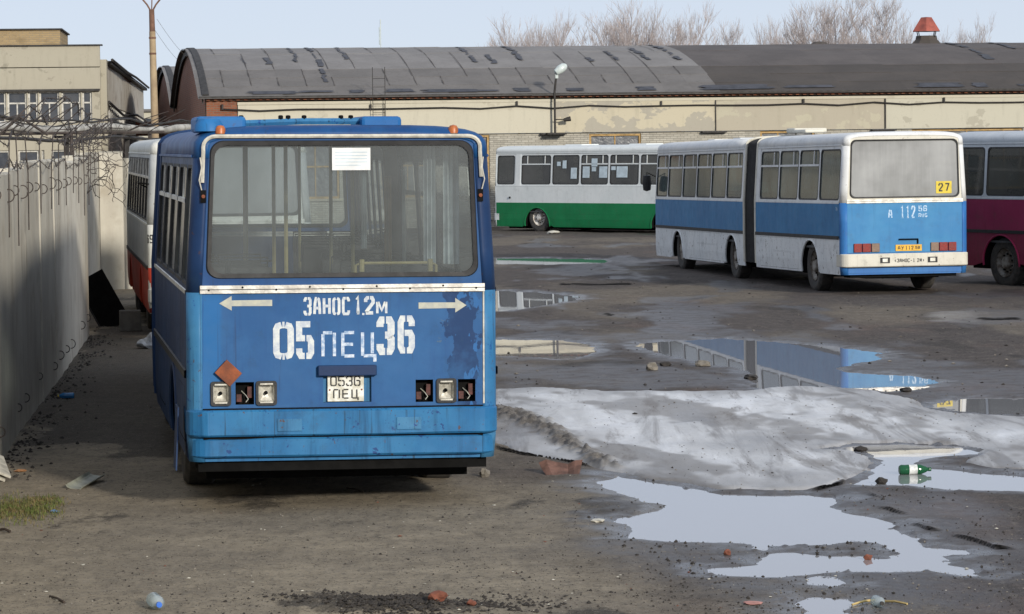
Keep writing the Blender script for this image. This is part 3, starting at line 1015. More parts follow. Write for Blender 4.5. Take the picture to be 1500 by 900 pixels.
        self.P(MB().grid([[E(x, -0.001, z) for x, z in inner], [E(x * .99, -0.018, cz + (z - cz) * .99) for x, z in inner], [E(x, -0.012, z) for x, z in ins], [E(x, 0.01, z) for x, z in ins]], True), 'seal', seal_mat or M_BLACK, wnd, smooth=True)
        self.P(MB().add([E(x, 0.006, z) for x, z in inner], [tuple(range(len(inner)))]), 'pane', gl or m['glass'], wnd)
        # sheet below the window, with real openings
        xr = hw(1.5) - CR
        xs = sorted(set([-xr, xr] + [h[0] for h in holes] + [h[1] for h in holes]))
        zs = sorted(set([panel_lo, 1.78] + [h[2] for h in holes] + [h[3] for h in holes]))
        mb = MB()
        for i in range(len(xs) - 1):
            for j in range(len(zs) - 1):
                mx, mz = (xs[i] + xs[i + 1]) / 2, (zs[j] + zs[j + 1]) / 2
                if any(h[0] < mx < h[1] and h[2] < mz < h[3] for h in holes): continue
                mb.quad(E(xs[i], 0, zs[j]), E(xs[i + 1], 0, zs[j]), E(xs[i + 1], 0, zs[j + 1]), E(xs[i], 0, zs[j + 1]))
        pan = self.P(mb, 'end_panel', m['end'])
        for h in holes:
            mb = MB()
            for (xa, za, xb, zb_) in ((h[0], h[2], h[1], h[2]), (h[1], h[2], h[1], h[3]), (h[1], h[3], h[0], h[3]), (h[0], h[3], h[0], h[2])):
                mb.quad(E(xa, 0, za), E(xb, 0, zb_), E(xb, 0.1, zb_), E(xa, 0.1, za))
            mb.quad(E(h[0], 0.1, h[2]), E(h[1], 0.1, h[2]), E(h[1], 0.1, h[3]), E(h[0], 0.1, h[3]))
            self.P(mb, 'lamp_recess', M_CHASSIS, pan)
        # lower closing panel behind the bumper
        self.P(MB().grid([[E(x, 0.02, z) for x in (-xr, xr)] for z in (0.42, panel_lo + 0.01)]), 'lower_panel', m.get('lower', m['end']), solid=0.015)
        if strip:
            for z0_, z1_ in ((1.772, 1.80), (1.806, 1.836)):
                self.P(MB().box((0, 0, 0), (1, 1, 1), None) if False else bx_E(E, -1.15, 1.15, -0.022, 0.004, z0_, z1_), 'trim_strip', m.get('strip', M_ALU))
        return wnd, pan

    def bellows(self, pts, mat, rim):
        """pts: list of (S-like frame function, t) giving outline positions along the joint"""
        rows = []
        for i, (S, tt, inset) in enumerate(pts):
            pr = [(-(hw(z)), z) for z in (0.5, 1.0, 1.78)] + ROOF_FULL + [(hw(z), z) for z in (1.78, 1.0, 0.5)]
            rows.append([S(x * (1 - inset / 1.25), tt, 0.5 + (z - 0.5) * (1 - inset / 3)) for x, z in pr])
        self.P(MB().grid(rows), 'bellows', mat)
        for S, tt in ((pts[0][0], pts[0][1]), (pts[-1][0], pts[-1][1])):
            pr = [(-(hw(z)), z) for z in (0.5, 1.0, 1.78)] + ROOF_FULL + [(hw(z), z) for z in (1.78, 1.0, 0.5)]
            self.P(MB().tube([S(x * 1.005, tt, z + 0.005) for x, z in pr], 0.03, 6), 'bellows_frame', rim, smooth=True)

def bx_E(E, x0, x1, o0, o1, z0, z1):
    mb = MB()
    vs = [E(x, o, z) for z in (z0, z1) for (x, o) in ((x0, o0), (x1, o0), (x1, o1), (x0, o1))]
    return mb.add(vs, [(0, 3, 2, 1), (4, 5, 6, 7), (0, 1, 5, 4), (1, 2, 6, 5), (2, 3, 7, 6), (3, 0, 4, 7)])

def band_E(E, z0, z1, proud, wrap=0.5, th=0.06, half=1.26, rr=0.16, dent=0.012):
    """bumper bar: rectangular section swept round the end of the bus"""
    path = [(-half, wrap), (-half, rr - proud)]
    for k in range(1, 6):
        a = k / 6 * PI / 2
        path.append((-half + rr * (1 - math.cos(a)), rr - proud - rr * math.sin(a)))
    nseg = 14
    right = [(-x, o) for x, o in path[::-1]]
    for k in range(nseg + 1):      # knocked and wavy along its length
        x = -half + rr + (2 * half - 2 * rr) * k / nseg
        path.append((x, -proud + dent * (mnoise.noise(Vector((x * 2.3, z0 * 9, proud * 7))) )))
    path = path + right
    rows = []
    n = len(path)
    for i, (x, o) in enumerate(path):
        a = Vector(path[max(0, i - 1)]); b = Vector(path[min(n - 1, i + 1)])
        d = (b - a).normalized()
        nx, no = d.y, -d.x       # outward
        xi, oi = x - nx * th, o - no * th
        c = 0.015
        dz_ = dent * 0.5 * mnoise.noise(Vector((x * 1.7, z0 * 5, 3)))
        rows.append([E(xi, oi, z0), E(x - nx * c, o - no * c, z0), E(x, o, z0 + c + dz_), E(x, o, z1 - c + dz_), E(x - nx * c, o - no * c, z1 + dz_), E(xi, oi, z1)])
    o_ = MB().grid(rows, True)
    k = len(rows[0])
    o_.f.append(tuple(range(k)))
    o_.f.append(tuple((n - 1) * k + j for j in range(k)))
    return o_
S0 = lambda x, t, z: Vector((x, t, z))
def frame(pivot_t, bend, start=0.0):
    """section ahead of a joint: turned by bend about the joint"""
    c, s = math.cos(bend), math.sin(bend)
    def S(x, t, z):
        return Vector((x * c - (t + start) * s, pivot_t + x * s + (t + start) * c, z))
    return S
# ------------------------------------------------------------------ the near blue bus
BL = (0.020, 0.085, 0.30)
def front_panel_paint():
    t = NT('near_bus_rear_paint')
    X = t.xyz()
    big = t.noise(1.6, 5, 0.6)
    c = t.mix(t.step(big, 0.3, 0.7), (0.016, 0.08, 0.225), (0.026, 0.102, 0.255))
    st = t.noise(1.0, 5, 0.7, t.mapping((14, 14, 0.6)))
    c = t.mix(t.math('MULTIPLY', t.step(st, 0.5, 0.72), 0.35), c, (0.015, 0.055, 0.19))
    # brighter newer coat down the left edge
    e = t.math('ADD', X[0], t.math('MULTIPLY', t.noise(3, 4, 0.6, t.mapping((0.5, 1, 1))), 0.05))
    c = t.mix(t.math('MULTIPLY', t.step(e, -0.93, -0.985), 0.85), c, (0.012, 0.12, 0.33))
    # peeled patch on the right: old dark blue with pale scabs
    w1 = t.noise(2.6, 6, 0.62, t.mapping((1.6, 1, 1), (4.2, 0, 1.3)))
    f = t.math('ADD', t.math('MULTIPLY', t.math('ABSOLUTE', t.math('SUBTRACT', X[0], 0.97)), -3.2), t.math('MULTIPLY_ADD', w1, 2.3, -0.72))
    f = t.math('SUBTRACT', f, t.math('MULTIPLY', t.step(X[2], 1.2, 1.0), 0.12))
    c = t.mix(t.step(f, 0.02, 0.045), c, (0.008, 0.038, 0.12))
    w2 = t.noise(6.0, 6, 0.7, t.mapping((1, 1, 1.8), (2, 0, 0)))
    pf = t.math('SUBTRACT', t.math('MULTIPLY_ADD', w2, 1.9, -1.03), t.math('MULTIPLY', t.math('ABSOLUTE', t.math('SUBTRACT', X[0], 0.83)), 1.6))
    pf = t.math('SUBTRACT', pf, t.math('MULTIPLY', t.math('ABSOLUTE', t.math('SUBTRACT', X[2], 1.42)), 0.55))
    c = t.mix(t.math('MULTIPLY', t.step(pf, -0.05, 0.04), 0.8), c, (0.075, 0.125, 0.18))
    w3 = t.noise(5.0, 3, 0.5, t.mapping((2.2, 1, 1), (8, 0, 5)))
    lf = t.math('SUBTRACT', t.math('MULTIPLY_ADD', w3, 2.0, -1.05), t.math('MULTIPLY', t.math('ABSOLUTE', t.math('SUBTRACT', X[0], 1.06)), 3.0))
    c = t.mix(t.step(lf, 0.0, 0.03), c, (0.024, 0.12, 0.32))
    g = t.noise(5.0, 8, 0.72)
    c = t.mix(t.math('MULTIPLY', t.step(g, 0.5, 0.76), 0.5), c, (0.03, 0.065, 0.125))
    c = t.mix(t.math('MULTIPLY', t.step(t.noise(0.9, 6, 0.7, t.mapping((1, 1, 1), (7, 2, 4))), 0.48, 0.6), 0.45), c, (0.03, 0.125, 0.3))
    rn_ = t.noise(1.0, 3, 0.6, t.mapping((36, 36, 1.1), (2, 5, 3)))
    c = t.mix(t.math('MULTIPLY', t.step(rn_, 0.6, 0.72), 0.5), c, (0.02, 0.04, 0.1))
    sp = t.noise(24.0, 4, 0.6)
    c = t.mix(t.step(sp, 0.71, 0.74), c, (0.05, 0.035, 0.03))
    b = t.bump(g, 0.12, 0.004, t.bump(t.noise(2.4, 2, 0.5), 0.35, 0.02))
    return t.done(t.bsdf(c, t.fmix(g, 0.4, 0.7), 0, 0.22, b))
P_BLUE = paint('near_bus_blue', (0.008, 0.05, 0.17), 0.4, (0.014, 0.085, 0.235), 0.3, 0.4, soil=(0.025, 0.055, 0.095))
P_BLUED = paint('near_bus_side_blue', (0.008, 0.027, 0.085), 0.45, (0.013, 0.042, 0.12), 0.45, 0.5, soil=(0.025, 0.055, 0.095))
P_BUMP = paint('near_bus_bumper_blue', (0.015, 0.12, 0.29), 0.45, (0.03, 0.175, 0.36), 0.55, 0.9, 0.9, 0.8, chips=(0.012, 0.05, 0.17), soil=(0.025, 0.055, 0.095))
P_CORN = paint('near_bus_corner_blue', (0.03, 0.15, 0.32), 0.45, (0.06, 0.21, 0.37), 0.6, 0.9, 0.9, 0.8, chips=(0.012, 0.06, 0.22), soil=(0.025, 0.055, 0.095))
P_REAR = front_panel_paint()
P_VENT = paint('near_bus_vent_blue', (0.012, 0.11, 0.32), 0.45, (0.02, 0.15, 0.38), 0.3, 0.3, soil=(0.025, 0.055, 0.095))
M_REFLECTOR = plain('dull_reflector', (0.55, 0.54, 0.48), 0.45, 0.3, 14, metal=0.2, color2=(0.33, 0.31, 0.26))
M_DKRED = plain('dark_red_socket', (0.07, 0.012, 0.008), 0.6, 0.5, 20)

NB_LOC = Vector((-1.376, 25.27, 0))
NB_HEAD = R(8.8)
nb = Bus('articulated_bus', 'near blue articulated bus with stencilled tail, parked tail-first along the concrete fence', 'bus', NB_LOC, NB_HEAD, R(0.55), 'buses parked in the yard')
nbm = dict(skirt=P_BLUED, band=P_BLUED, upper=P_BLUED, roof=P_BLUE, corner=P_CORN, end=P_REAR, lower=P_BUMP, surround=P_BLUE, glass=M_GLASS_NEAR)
NBS = frame(6.6, R(-3.6), 0.45)
nb.section(S0, 6.15, [(CR, .95, 'pane'), (.95, 2.2, 'vent'), (2.2, 3.45, 'vent'), (3.45, 4.7, 'vent'), (4.7, 5.95, 'vent'), (5.95, 6.15, 'blank')], [2.3], nbm, (True, False), hatches=[(.4, 1.3, .55, 1.0), (4.1, 5.2, .55, 1.0)])
nb.section(NBS, 9.4, [(0, .3, 'blank')] + [(.3 + 1.35 * i, 1.65 + 1.35 * i, 'vent') for i in range(5)] + [(7.05, 8.3, 'pane'), (8.3, 9.4 - CR, 'pane')], [1.4, 6.8], nbm, (False, True), heading=R(-3.6))
EB = lambda x, o, z: Vector((x, o, z))
EF = lambda x, o, z: NBS(x, 9.4 - o, z)
fr = []
for k in range(13):
    u = k / 12
    S = S0 if u < 0.5 else NBS
    fr.append((S, 6.15 + 0.9 * u if u < 0.5 else -(1 - u) * 0.9, 0.0 if k % 2 == 0 else 0.09))
nb.bellows(fr, M_BLACK, P_BLUED)
HL = [(-1.063, -.915), (-.871, -.722), (-.70, -.547)]
HR = [(.585, .728), (.761, .909), (.931, 1.074)]
LZ = (0.877, 1.058)
PLATE = (-.165, .225, .885, 1.10)
holes = [(a, b, *LZ) for a, b in HL + HR] + [PLATE]
wnd, pan = nb.end(EB, nbm, holes, gl=M_GLASS_REAR, seal_w=0.04)
for a, b in HL[:1] + HL[2:] + HR[1:2]:
    q = rrect(a - .008, b + .008, LZ[0] - .008, LZ[1] + .008, .02, 3)
    q2 = rrect(a + .012, b - .012, LZ[0] + .012, LZ[1] - .012, .02, 3)
    lamp = nb.P(MB().grid([[EB(x, 0.0, z) for x, z in q], [EB(x, -.02, z) for x, z in q], [EB(x, -.02, z) for x, z in q2], [EB(x, .02, z) for x, z in q2]], True), 'lamp', M_BLACK)
    cx, cz = (a + b) / 2, sum(LZ) / 2
    q3 = [(cx + (x - cx) * .3, cz + (z - cz) * .3) for x, z in q2]
    nb.P(MB().grid([[EB(x, -.008, z) for x, z in q2], [EB(cx + (x - cx) * .8, .03, cz + (z - cz) * .8) for x, z in q2], [EB(x, .05, z) for x, z in q3]], True).add([EB(x, .05, z) for x, z in q3], [tuple(range(len(q3)))]), 'reflector', M_REFLECTOR, lamp, smooth=True)
    nb.P(MB().lathe([(.016, .05), (.014, .015), (.008, .0)], 8, Matrix.Translation((cx, 0.0, cz)) @ Matrix.Rotation(-PI / 2, 4, 'X')), 'bulb_holder', M_CHASSIS, lamp)
    for zz in (LZ[0] + .012, LZ[1] - .022):
        nb.P(bx_E(EB, a + .025, b - .025, -.026, -.012, zz, zz + .012), 'lamp_clip', M_REFLECTOR, lamp)
for a, b in HL[1:2] + HR[:1] + HR[2:]:
    cx = (a + b) / 2
    sk = nb.P(bx_E(EB, a + .01, a + .05, .03, .09, LZ[0] + .02, LZ[0] + .08), 'lamp_socket', M_DKRED)
    nb.P(bx_E(EB, b - .05, b - .012, .05, .09, LZ[0] + .05, LZ[0] + .14), 'lamp_shard', M_DKRED, sk)
    nb.P(MB().tube([(cx - .02, .09, .98), (cx + .01, .04, .95), (cx + .03, .02, .92), (cx + .01, .02, .895)], .004, 4), 'loose_wire', M_ARROW, sk)
# plate niche, plate, lamp hood
hood = nb.P(bx_E(EB, -.21, .265, -.05, .0, 1.10, 1.185), 'plate_hood', P_BLUED, bevel=.008)
nb.P(bx_E(EB, -.165, .225, .035, .05, .885, 1.10), 'plate_backing', P_CORN)
pl = nb.P(bx_E(EB, -.13, .165, .005, .02, .89, 1.12), 'number_plate', M_PLATEW, bevel=.004)
fE = lambda x, z, l: EB(x, -l, z)
fP = lambda x, z, l: EB(x, .005 - l, z)
nb.P(lettering('0536', -.108, 1.014, .054, .082, .011, .010, fP, .003), 'plate_digits', M_DARKLETTER, pl)
nb.P(lettering('ПЕЦ', -.085, .912, .056, .08, .011, .018, fP, .003), 'plate_letters', M_DARKLETTER, pl)
for x in (-.112, .147):
    nb.P(MB().lathe([(.008, 0), (.006, .006), (0, .007)], 8, Matrix.Translation((x, .004, .985)) @ Matrix.Rotation(PI / 2, 4, 'X')), 'plate_screw', M_RUST, pl)
nb.P(lettering('ЗАНОС', -.321, 1.588, .066, .148, .022, .0115, fE, .003, wob=.004), 'stencil_lettering', M_LETTER)
nb.P(lettering('1', .092, 1.593, .055, .148, .026, 0, fE, .003), 'stencil_lettering', M_LETTER)
nb.P(lettering(',', .150, 1.593, .03, .1, .018, 0, fE, .003), 'stencil_lettering', M_LETTER)
nb.P(lettering('2', .168, 1.59, .088, .15, .028, 0, fE, .003), 'stencil_lettering', M_LETTER)
nb.P(lettering('м', .266, 1.59, .092, .148, .02, 0, fE, .003), 'stencil_lettering', M_LETTER)
nb.P(lettering('0', -.567, 1.235, .168, .305, .052, 0, fE, .003), 'stencil_digit', M_LETTER)
nb.P(lettering('5', -.382, 1.238, .145, .305, .05, 0, fE, .003), 'stencil_digit', M_LETTER)
nb.P(lettering('ПЕЦ', -.178, 1.245, .118, .215, .026, .042, fE, .003), 'stencil_lettering', M_LETTER_THIN)
nb.P(lettering('3', .268, 1.262, .148, .312, .058, 0, fE, .003), 'stencil_digit', M_LETTER)
nb.P(lettering('6', .440, 1.272, .140, .308, .05, 0, fE, .003), 'stencil_digit', M_LETTER)
for sgn, x0, zc in ((-1, -.997, 1.692), (1, 1.003, 1.658)):
    pts = [(0, 0), (.10, .06), (.10, .024), (.425, .026), (.425, -.024), (.10, -.022), (.10, -.058)]
    if sgn > 0: pts = [(p[0] * .92, p[1]) for p in pts]
    nb.P(MB().add([fE(x0 - sgn * p[0], zc + p[1], .003) for p in pts], [tuple(range(7))]), 'painted_arrow', M_ARROW)
# vertical seam beads and rusted edge at the corners
for s in (-1, 1):
    nb.P(MB().tube([EB(s * 1.142, -.004, .86), EB(s * 1.142, -.004, 1.77)], .009, 5), 'corner_bead', P_CORN if s < 0 else M_SEAL)
    def corner(u, z, l, s=s):
        a = PI / 2 - 0.35 - u / CR
        rr = CR + l
        return EB(s * (hw(z) - CR + rr * math.cos(a)), CR - rr * math.sin(a), z)
    if s > 0:
        nb.P(lettering('12', .0, 1.60, .048, .13, .016, .012, corner, .004), 'side_number', M_ARROW)
    else:
        nb.P(lettering('12', .0, 1.60, .048, .13, .016, .012, lambda u, z, l: corner(.1 - u, z, l), .004), 'side_number', M_ARROW)
# pale trim round the top of the rear window
tr = [(-1.125, 2.66), (-1.115, 2.9)]
for k in range(6):
    a = R(180 - 90 * k / 5)
    tr.append((-1.015 + .1 * math.cos(a), 2.945 + .085 * math.sin(a)))
tr = tr + [(-x, z) for x, z in tr[::-1]]
tr[-1] = (1.125, 2.70)
nb.P(MB().tube([EB(x, -.02, z) for x, z in tr], .017, 6), 'window_trim', M_SEAL, wnd, smooth=True)
nb.P(bx_E(EB, -1.13, 1.13, -.03, .0, .826, .848), 'bumper_gap', M_CHASSIS)
nb.P(bx_E(EB, -1.13, 1.13, -.04, .0, .60, .63), 'bumper_gap', M_CHASSIS)
# bumper
bu = nb.P(band_E(EB, .625, .838, .085, .45), 'bumper', P_BUMP)
for x0, x1 in ((-.545, -.345), (.42, .62)):
    nb.P(bx_E(EB, x0, x1, -.092, -.08, .665, .765), 'bumper_cover', P_CORN, bu, bevel=.003)
nb.P(band_E(EB, .455, .612, .05, .45, half=1.24), 'bumper_apron', P_BUMP)
nb.P(bx_E(EB, -1.17, 1.17, .06, .5, .335, .46), 'under_apron', M_CHASSIS)
nb.P(bx_E(EB, -1.08, 1.08, .55, 1.5, .225, .40), 'light_block_box', M_CHASSIS)  # added dark box that keeps sunlight from reaching under the tail
# badly closed flap hanging down on the left
nb.P(bx_E(lambda x, o, z: Vector((x - .06 - (.85 - z) * .04, o, z)), -1.262, -1.25, .25, .62, .33, .84), 'loose_flap', P_BLUED)
# rust orange plate wired to the left lamp
dm = Matrix.Translation((-.93, -.035, 1.135)) @ Matrix.Rotation(R(43), 4, 'Y')
nb.P(MB().box((-.083, -.008, -.072), (.083, .008, .072), dm), 'hanging_plate', M_RUST, bevel=.004)
# roof equipment
for x0, x1 in ((-1.16, -.76), (.17, .5)):
    nb.P(MB().box((x0, .16, 3.06), (x1, 1.0, 3.19)), 'roof_vent', P_VENT, bevel=.03)
nb.P(MB().lathe([(.12, 0), (.115, .05), (.08, .1), (0, .115)], 16, Matrix.Translation((-1.06, .14, 3.07))), 'vent_cowl', P_VENT, smooth=True)
nb.P(MB().tube([(-.76, .3, 3.135), (-.3, .3, 3.15), (.2, .3, 3.15)], .03, 6), 'roof_rail', P_CORN, smooth=True)
for x in (-.79, -.47, -.41, -.28, .02, .1):
    nb.P(MB().lathe([(.02, 0), (.02, .03), (.012, .035), (0, .036)], 8, Matrix.Translation((x, .3, 3.165))), 'rail_bolt', M_CHASSIS)
for x in (-.975, .905):
    mk = nb.P(MB().lathe([(.048, 0), (.05, .02)], 14, Matrix.Translation((x, .035, 3.03)), True), 'marker_base', M_BLACK)
    nb.P(MB().lathe([(.042, .02), (.04, .06), (.028, .082), (0, .09)], 14, Matrix.Translation((x, .035, 3.03))), 'marker_lamp', M_AMBER, mk, smooth=True)
for s in (-1, 1):
    h_ = nb.P(bx_E(EB, s * 1.118 - .022, s * 1.118 + .022, -.02, .0, 2.5, 2.6), 'window_catch', M_CHASSIS)
    nb.P(MB().lathe([(.015, 0), (.015, .015), (0, .017)], 10, Matrix.Translation((s * 1.118, -.02, 2.55)) @ Matrix.Rotation(PI / 2, 4, 'X')), 'catch_knob', M_RUST, h_)
    nb.P(MB().tube([EB(s * 1.13, -.015, 2.6), EB(s * 1.15, -.03, 2.68), EB(s * 1.13, -.03, 2.78), EB(s * 1.14, -.02, 2.86)], .006, 4), 'dangling_wire', M_SEAL)
# notice taped inside the rear window
no = nb.P(bx_E(EB, -.085, .225, -.012, -.008, 2.755, 2.935), 'paper_notice', M_PAPER, wnd)
for k in range(5):
    nb.P(bx_E(EB, -.06, .2 - .05 * (k == 4), -.0135, -.0122, 2.90 - .026 * k - .004, 2.90 - .026 * k + .003), 'printed_line', M_PAPERB, no)
for k in range(9):
    nb.P(MB().lathe([(.009, 0), (.007, .006), (0, .007)], 8, Matrix.Translation((-1.08 + .27 * k, -.022, 1.80 + .02 * (k % 2))) @ Matrix.Rotation(PI / 2, 4, 'X')), 'trim_screw', M_CHASSIS)
# inside
def seat(parent, S, x, t):
    st = nb.P(MB().add([S(x + a, t + b, c) for c in (1.3, 1.38) for a, b in ((-.2, -.2), (.2, -.2), (.2, .22), (-.2, .22))], [(0, 3, 2, 1), (4, 5, 6, 7), (0, 1, 5, 4), (1, 2, 6, 5), (2, 3, 7, 6), (3, 0, 4, 7)]), 'seat', M_SEAT)
    nb.P(MB().add([S(x + a, t + b - (.06 if c > 1.5 else 0), c) for c in (1.36, 1.86) for a, b in ((-.2, -.22), (.2, -.22), (.2, -.17), (-.2, -.17))], [(0, 3, 2, 1), (4, 5, 6, 7), (0, 1, 5, 4), (1, 2, 6, 5), (2, 3, 7, 6), (3, 0, 4, 7)]), 'backrest', M_SEAT, st)
    if t > 2.5 or S is not S0: nb.P(MB().tube([S(x - .2, t - .2, 1.7), S(x - .2, t - .29, 1.92), S(x + .2, t - .29, 1.92), S(x + .2, t - .2, 1.7)], .011, 5), 'grab_rail', M_CHASSIS, st)
for t_ in (.9, 1.8, 3.4, 4.3, 5.2):
    for x in (-.95, -.5, .5, .95):
        seat(nb, S0, x, t_)
for t_ in (1.2, 2.2, 3.2, 4.2, 5.2, 6.2):
    for x in (-.9, .5, .95):
        seat(nb, NBS, x, t_)
for S, tt, x in ((S0, 1.3, -.35), (S0, 2.6, .35), (S0, 2.6, -.35), (S0, 4.6, .35), (NBS, 1.0, -.3), (NBS, 2.7, .3), (NBS, 4.5, -.3)):
    nb.P(MB().tube([S(x, tt, .94), S(x, tt, 3.0)], .018, 6), 'grab_pole', M_RAIL)
hr = nb.P(MB().tube([(.12, .18, 1.80), (.12, .18, 1.98), (.16, .18, 2.0), (.74, .18, 2.0), (.78, .18, 1.98), (.78, .18, 1.80)], .012, 6), 'rear_rail', M_RAIL)
for x in (.17, .73):
    nb.P(MB().tube([(x, .17, 1.93), (x, .17, 2.03)], .022, 8), 'rail_grip', M_RAIL, hr)
def curtain(x0, x1, t_, z0, z1, mat):
    rows = []
    for k in range(13):
        x = x0 + (x1 - x0) * k / 12
        rows.append([Vector((x, t_ + .025 * math.sin(k * 1.6), z)) for z in (z0, z1)])
    nb.P(MB().grid(rows), 'curtain', mat, smooth=True)
curtain(.70, .80, .35, 1.98, 2.95, M_CURT)
curtain(.86, .99, .33, 1.98, 2.95, M_CURT)
curtain(.44, .50, .9, 1.95, 2.7, M_CURTB)
curtain(.55, .58, .6, 1.95, 2.75, M_CURT)
curtain(.22, .27, .7, 2.1, 2.75, M_CURT)
nb.end(EF, dict(nbm, end=P_BLUED, corner=P_BLUED), gl=M_GLASS_NEAR)
nb.P(band_E(EF, .6, .82, .07, .4), 'front_bumper', P_BUMP)

# ------------------------------------------------------------------ blue and white articulated bus
P_WHITE = paint('bus_white', (0.66, 0.68, 0.69), 0.45, (0.73, 0.74, 0.73), 0.35, 0.35, 0.3)
P_WHITED = paint('bus_skirt_white', (0.68, 0.71, 0.72), 0.5, (0.75, 0.77, 0.77), 0.45, 0.7, 0.45, chips=(0.11, 0.08, 0.06))
P_CREAM = paint('bus_cream', (0.6, 0.58, 0.5), 0.5, (0.68, 0.66, 0.58), 0.35, 0.9, 0.2)
P_SKY = paint('bus_sky_blue', (0.032, 0.19, 0.42), 0.42, (0.05, 0.235, 0.46), 0.3, 0.25, 0.25)
P_MIDB = paint('bus_mid_blue', (0.014, 0.155, 0.36), 0.42, (0.024, 0.19, 0.41), 0.3, 0.25, 0.3)
P_DEEP = paint('bus_corner_deep_blue', (0.03, 0.14, 0.4), 0.42, (0.045, 0.19, 0.46), 0.3, 0.4, 0.3)
WB_LOC = Vector((7.45, 59.4, 0))
WB_H = R(11.2)
wb = Bus('articulated_bus', 'blue and white articulated bus with route card 27 in its rear window', 'bus', WB_LOC, WB_H, 0, 'buses parked in the yard')
wbm = dict(skirt=P_WHITED, band=P_MIDB, upper=P_WHITE, roof=P_WHITE, corner=P_DEEP, end=P_SKY, lower=P_DEEP, surround=P_CREAM, glass=M_GLASS_SIDE, belt=P_WHITE, trim=P_WHITE, lip=P_WHITED)
bend = R(-2.2)
WSR = frame(6.4, bend, 0.45)
WS0 = lambda x, t, z: Vector((x, t, z - .02 - .0095 * t))        # sagging springs: the nose hangs lower than the tail
def WS(x, t, z):
    q = WSR(x, t, z)
    return Vector((q.x, q.y, z - .02 - .0095 * q.y))
EW = lambda x, o, z: WS0(x, o, z)
wb.section(WS0, 5.95, [(CR, 1.5, 'pane'), (1.5, 2.9, 'vent'), (2.9, 4.3, 'vent'), (4.3, 5.7, 'vent'), (5.7, 5.95, 'blank')], [2.05], wbm, (True, False), hatches=[(3.4, 4.5, .78, .80), (2.9, 5.6, .46, 1.06)])
wb.section(WS, 9.3, [(0, .25, 'blank'), (.25, 1.75, 'vent'), (1.75, 3.25, 'vent'), (3.25, 4.75, 'vent'), (4.75, 6.25, 'vent'), (6.25, 7.85, 'vent'), (7.85, 9.3 - CR, 'vent')], [1.2, 6.7], wbm, (False, True), heading=bend, hatches=[(2.3, 5.4, .46, 1.06), (2.6, 4.6, .80, .82)])
fr = []
for k in range(9):
    u = k / 8
    S = WS0 if u < 0.5 else WS
    fr.append((S, 5.95 + 0.9 * u if u < 0.5 else -(1 - u) * 0.9, 0.0 if k % 2 == 0 else 0.1))
wb.bellows(fr, M_BLACK, P_CREAM)
wnd, pan = wb.end(EW, wbm, [], win=(1.09, 1.06, 1.86, 2.97), gl=M_GLASS_HAZY, seal_w=.03, panel_lo=.83)
wb.end(lambda x, o, z: WS(x, 9.3 - o, z), dict(wbm, end=P_MIDB), gl=M_GLASS_SIDE)
for s in (-1, 1):
    xs = [.50, .67, .85, 1.02]
    for k in range(3):
        lm = M_REDLAMP if k > 0 else plain('clear_lamp', (0.2, 0.13, 0.09), 0.3)
        wb.P(bx_E(EW, min(s * xs[k], s * xs[k + 1]) + .006, max(s * xs[k], s * xs[k + 1]) - .006, -.03, 0, .845, 1.01), 'tail_lamp', lm, bevel=.008)
wp = wb.P(bx_E(EW, -.19, .33, -.016, -.004, .855, .975), 'number_plate', M_PLATEY, bevel=.004)
wb.P(lettering('АУ', -.15, .88, .055, .07, .013, .012, lambda x, z, l: EW(x, -.016 - l, z), .003), 'plate_letters', M_DARKLETTER, wp)
wb.P(lettering('112', .0, .88, .045, .07, .013, .014, lambda x, z, l: EW(x, -.016 - l, z), .003), 'plate_digits', M_DARKLETTER, wp)
wb.P(lettering('58', .2, .89, .04, .055, .011, .01, lambda x, z, l: EW(x, -.016 - l, z), .003), 'plate_digits', M_DARKLETTER, wp)
wb.P(bx_E(EW, -.12, .25, -.05, 0, 1.07, 1.09), 'panel_handle', M_CHASSIS)
wb.P(bx_E(EW, .24, .26, -.03, 0, .99, 1.08), 'handle_rod', M_CHASSIS)
la_ = lettering('А', -.33, 1.475, .085, .165, .026, 0, lambda x, z, l: EW(x, -l, z), .003)
lb_ = lettering('112', -.09, 1.475, .085, .235, .03, .022, lambda x, z, l: EW(x, -l, z), .003)
wb.P(la_.add(lb_.v, lb_.f), 'stencil_lettering', M_LETTER_FADE)
wb.P(lettering('58', .27, 1.60, .075, .11, .02, .02, lambda x, z, l: EW(x, -l, z), .003), 'stencil_digits', M_LETTER_FADE)
wb.P(lettering('RUS', .27, 1.49, .05, .075, .014, .012, lambda x, z, l: EW(x, -l, z), .003), 'stencil_lettering', M_LETTER_FADE)
bu = wb.P(band_E(EW, .565, .815, .09, .3), 'bumper', P_CREAM)
for x0 in (-.52, .42):
    bf = wb.P(bx_E(EW, x0, x0 + .19, -.10, -.085, .635, .74), 'bumper_foglamp', M_BLACK, bu)
    wb.P(bx_E(EW, x0 + .045, x0 + .145, -.105, -.098, .655, .72), 'foglamp_lens', M_PLATEW, bf)
wb.P(lettering('<ЗАНОС-1.2М>', -.24, .645, .042, .07, .012, .010, lambda x, z, l: EW(x, -.09 - l, z), .003, {'.': .5}), 'stencil_lettering', M_DARKLETTER, bu)
wb.P(bx_E(EW, -1.12, 1.12, -.0, .3, .45, .56), 'under_apron', P_DEEP)
wb.P(bx_E(EW, -1.05, 1.05, .1, .5, .36, .45), 'rear_beam', M_CHASSIS)
card = wb.P(bx_E(EW, .62, .93, -.004, .0, 1.935, 2.165), 'route_card', M_YELLOW, wnd)
wb.P(lettering('27', .665, 1.97, .095, .16, .026, .03, lambda x, z, l: EW(x, -.004 - l, z), .003), 'card_digits', M_DARKLETTER, card)
wb.P(lettering('304', 0, 1.63, .035, .07, .012, .012, lambda u, z, l: EW(-(hw(z) + l), .32 - u, z), .012), 'side_number', M_LETTER_FADE)
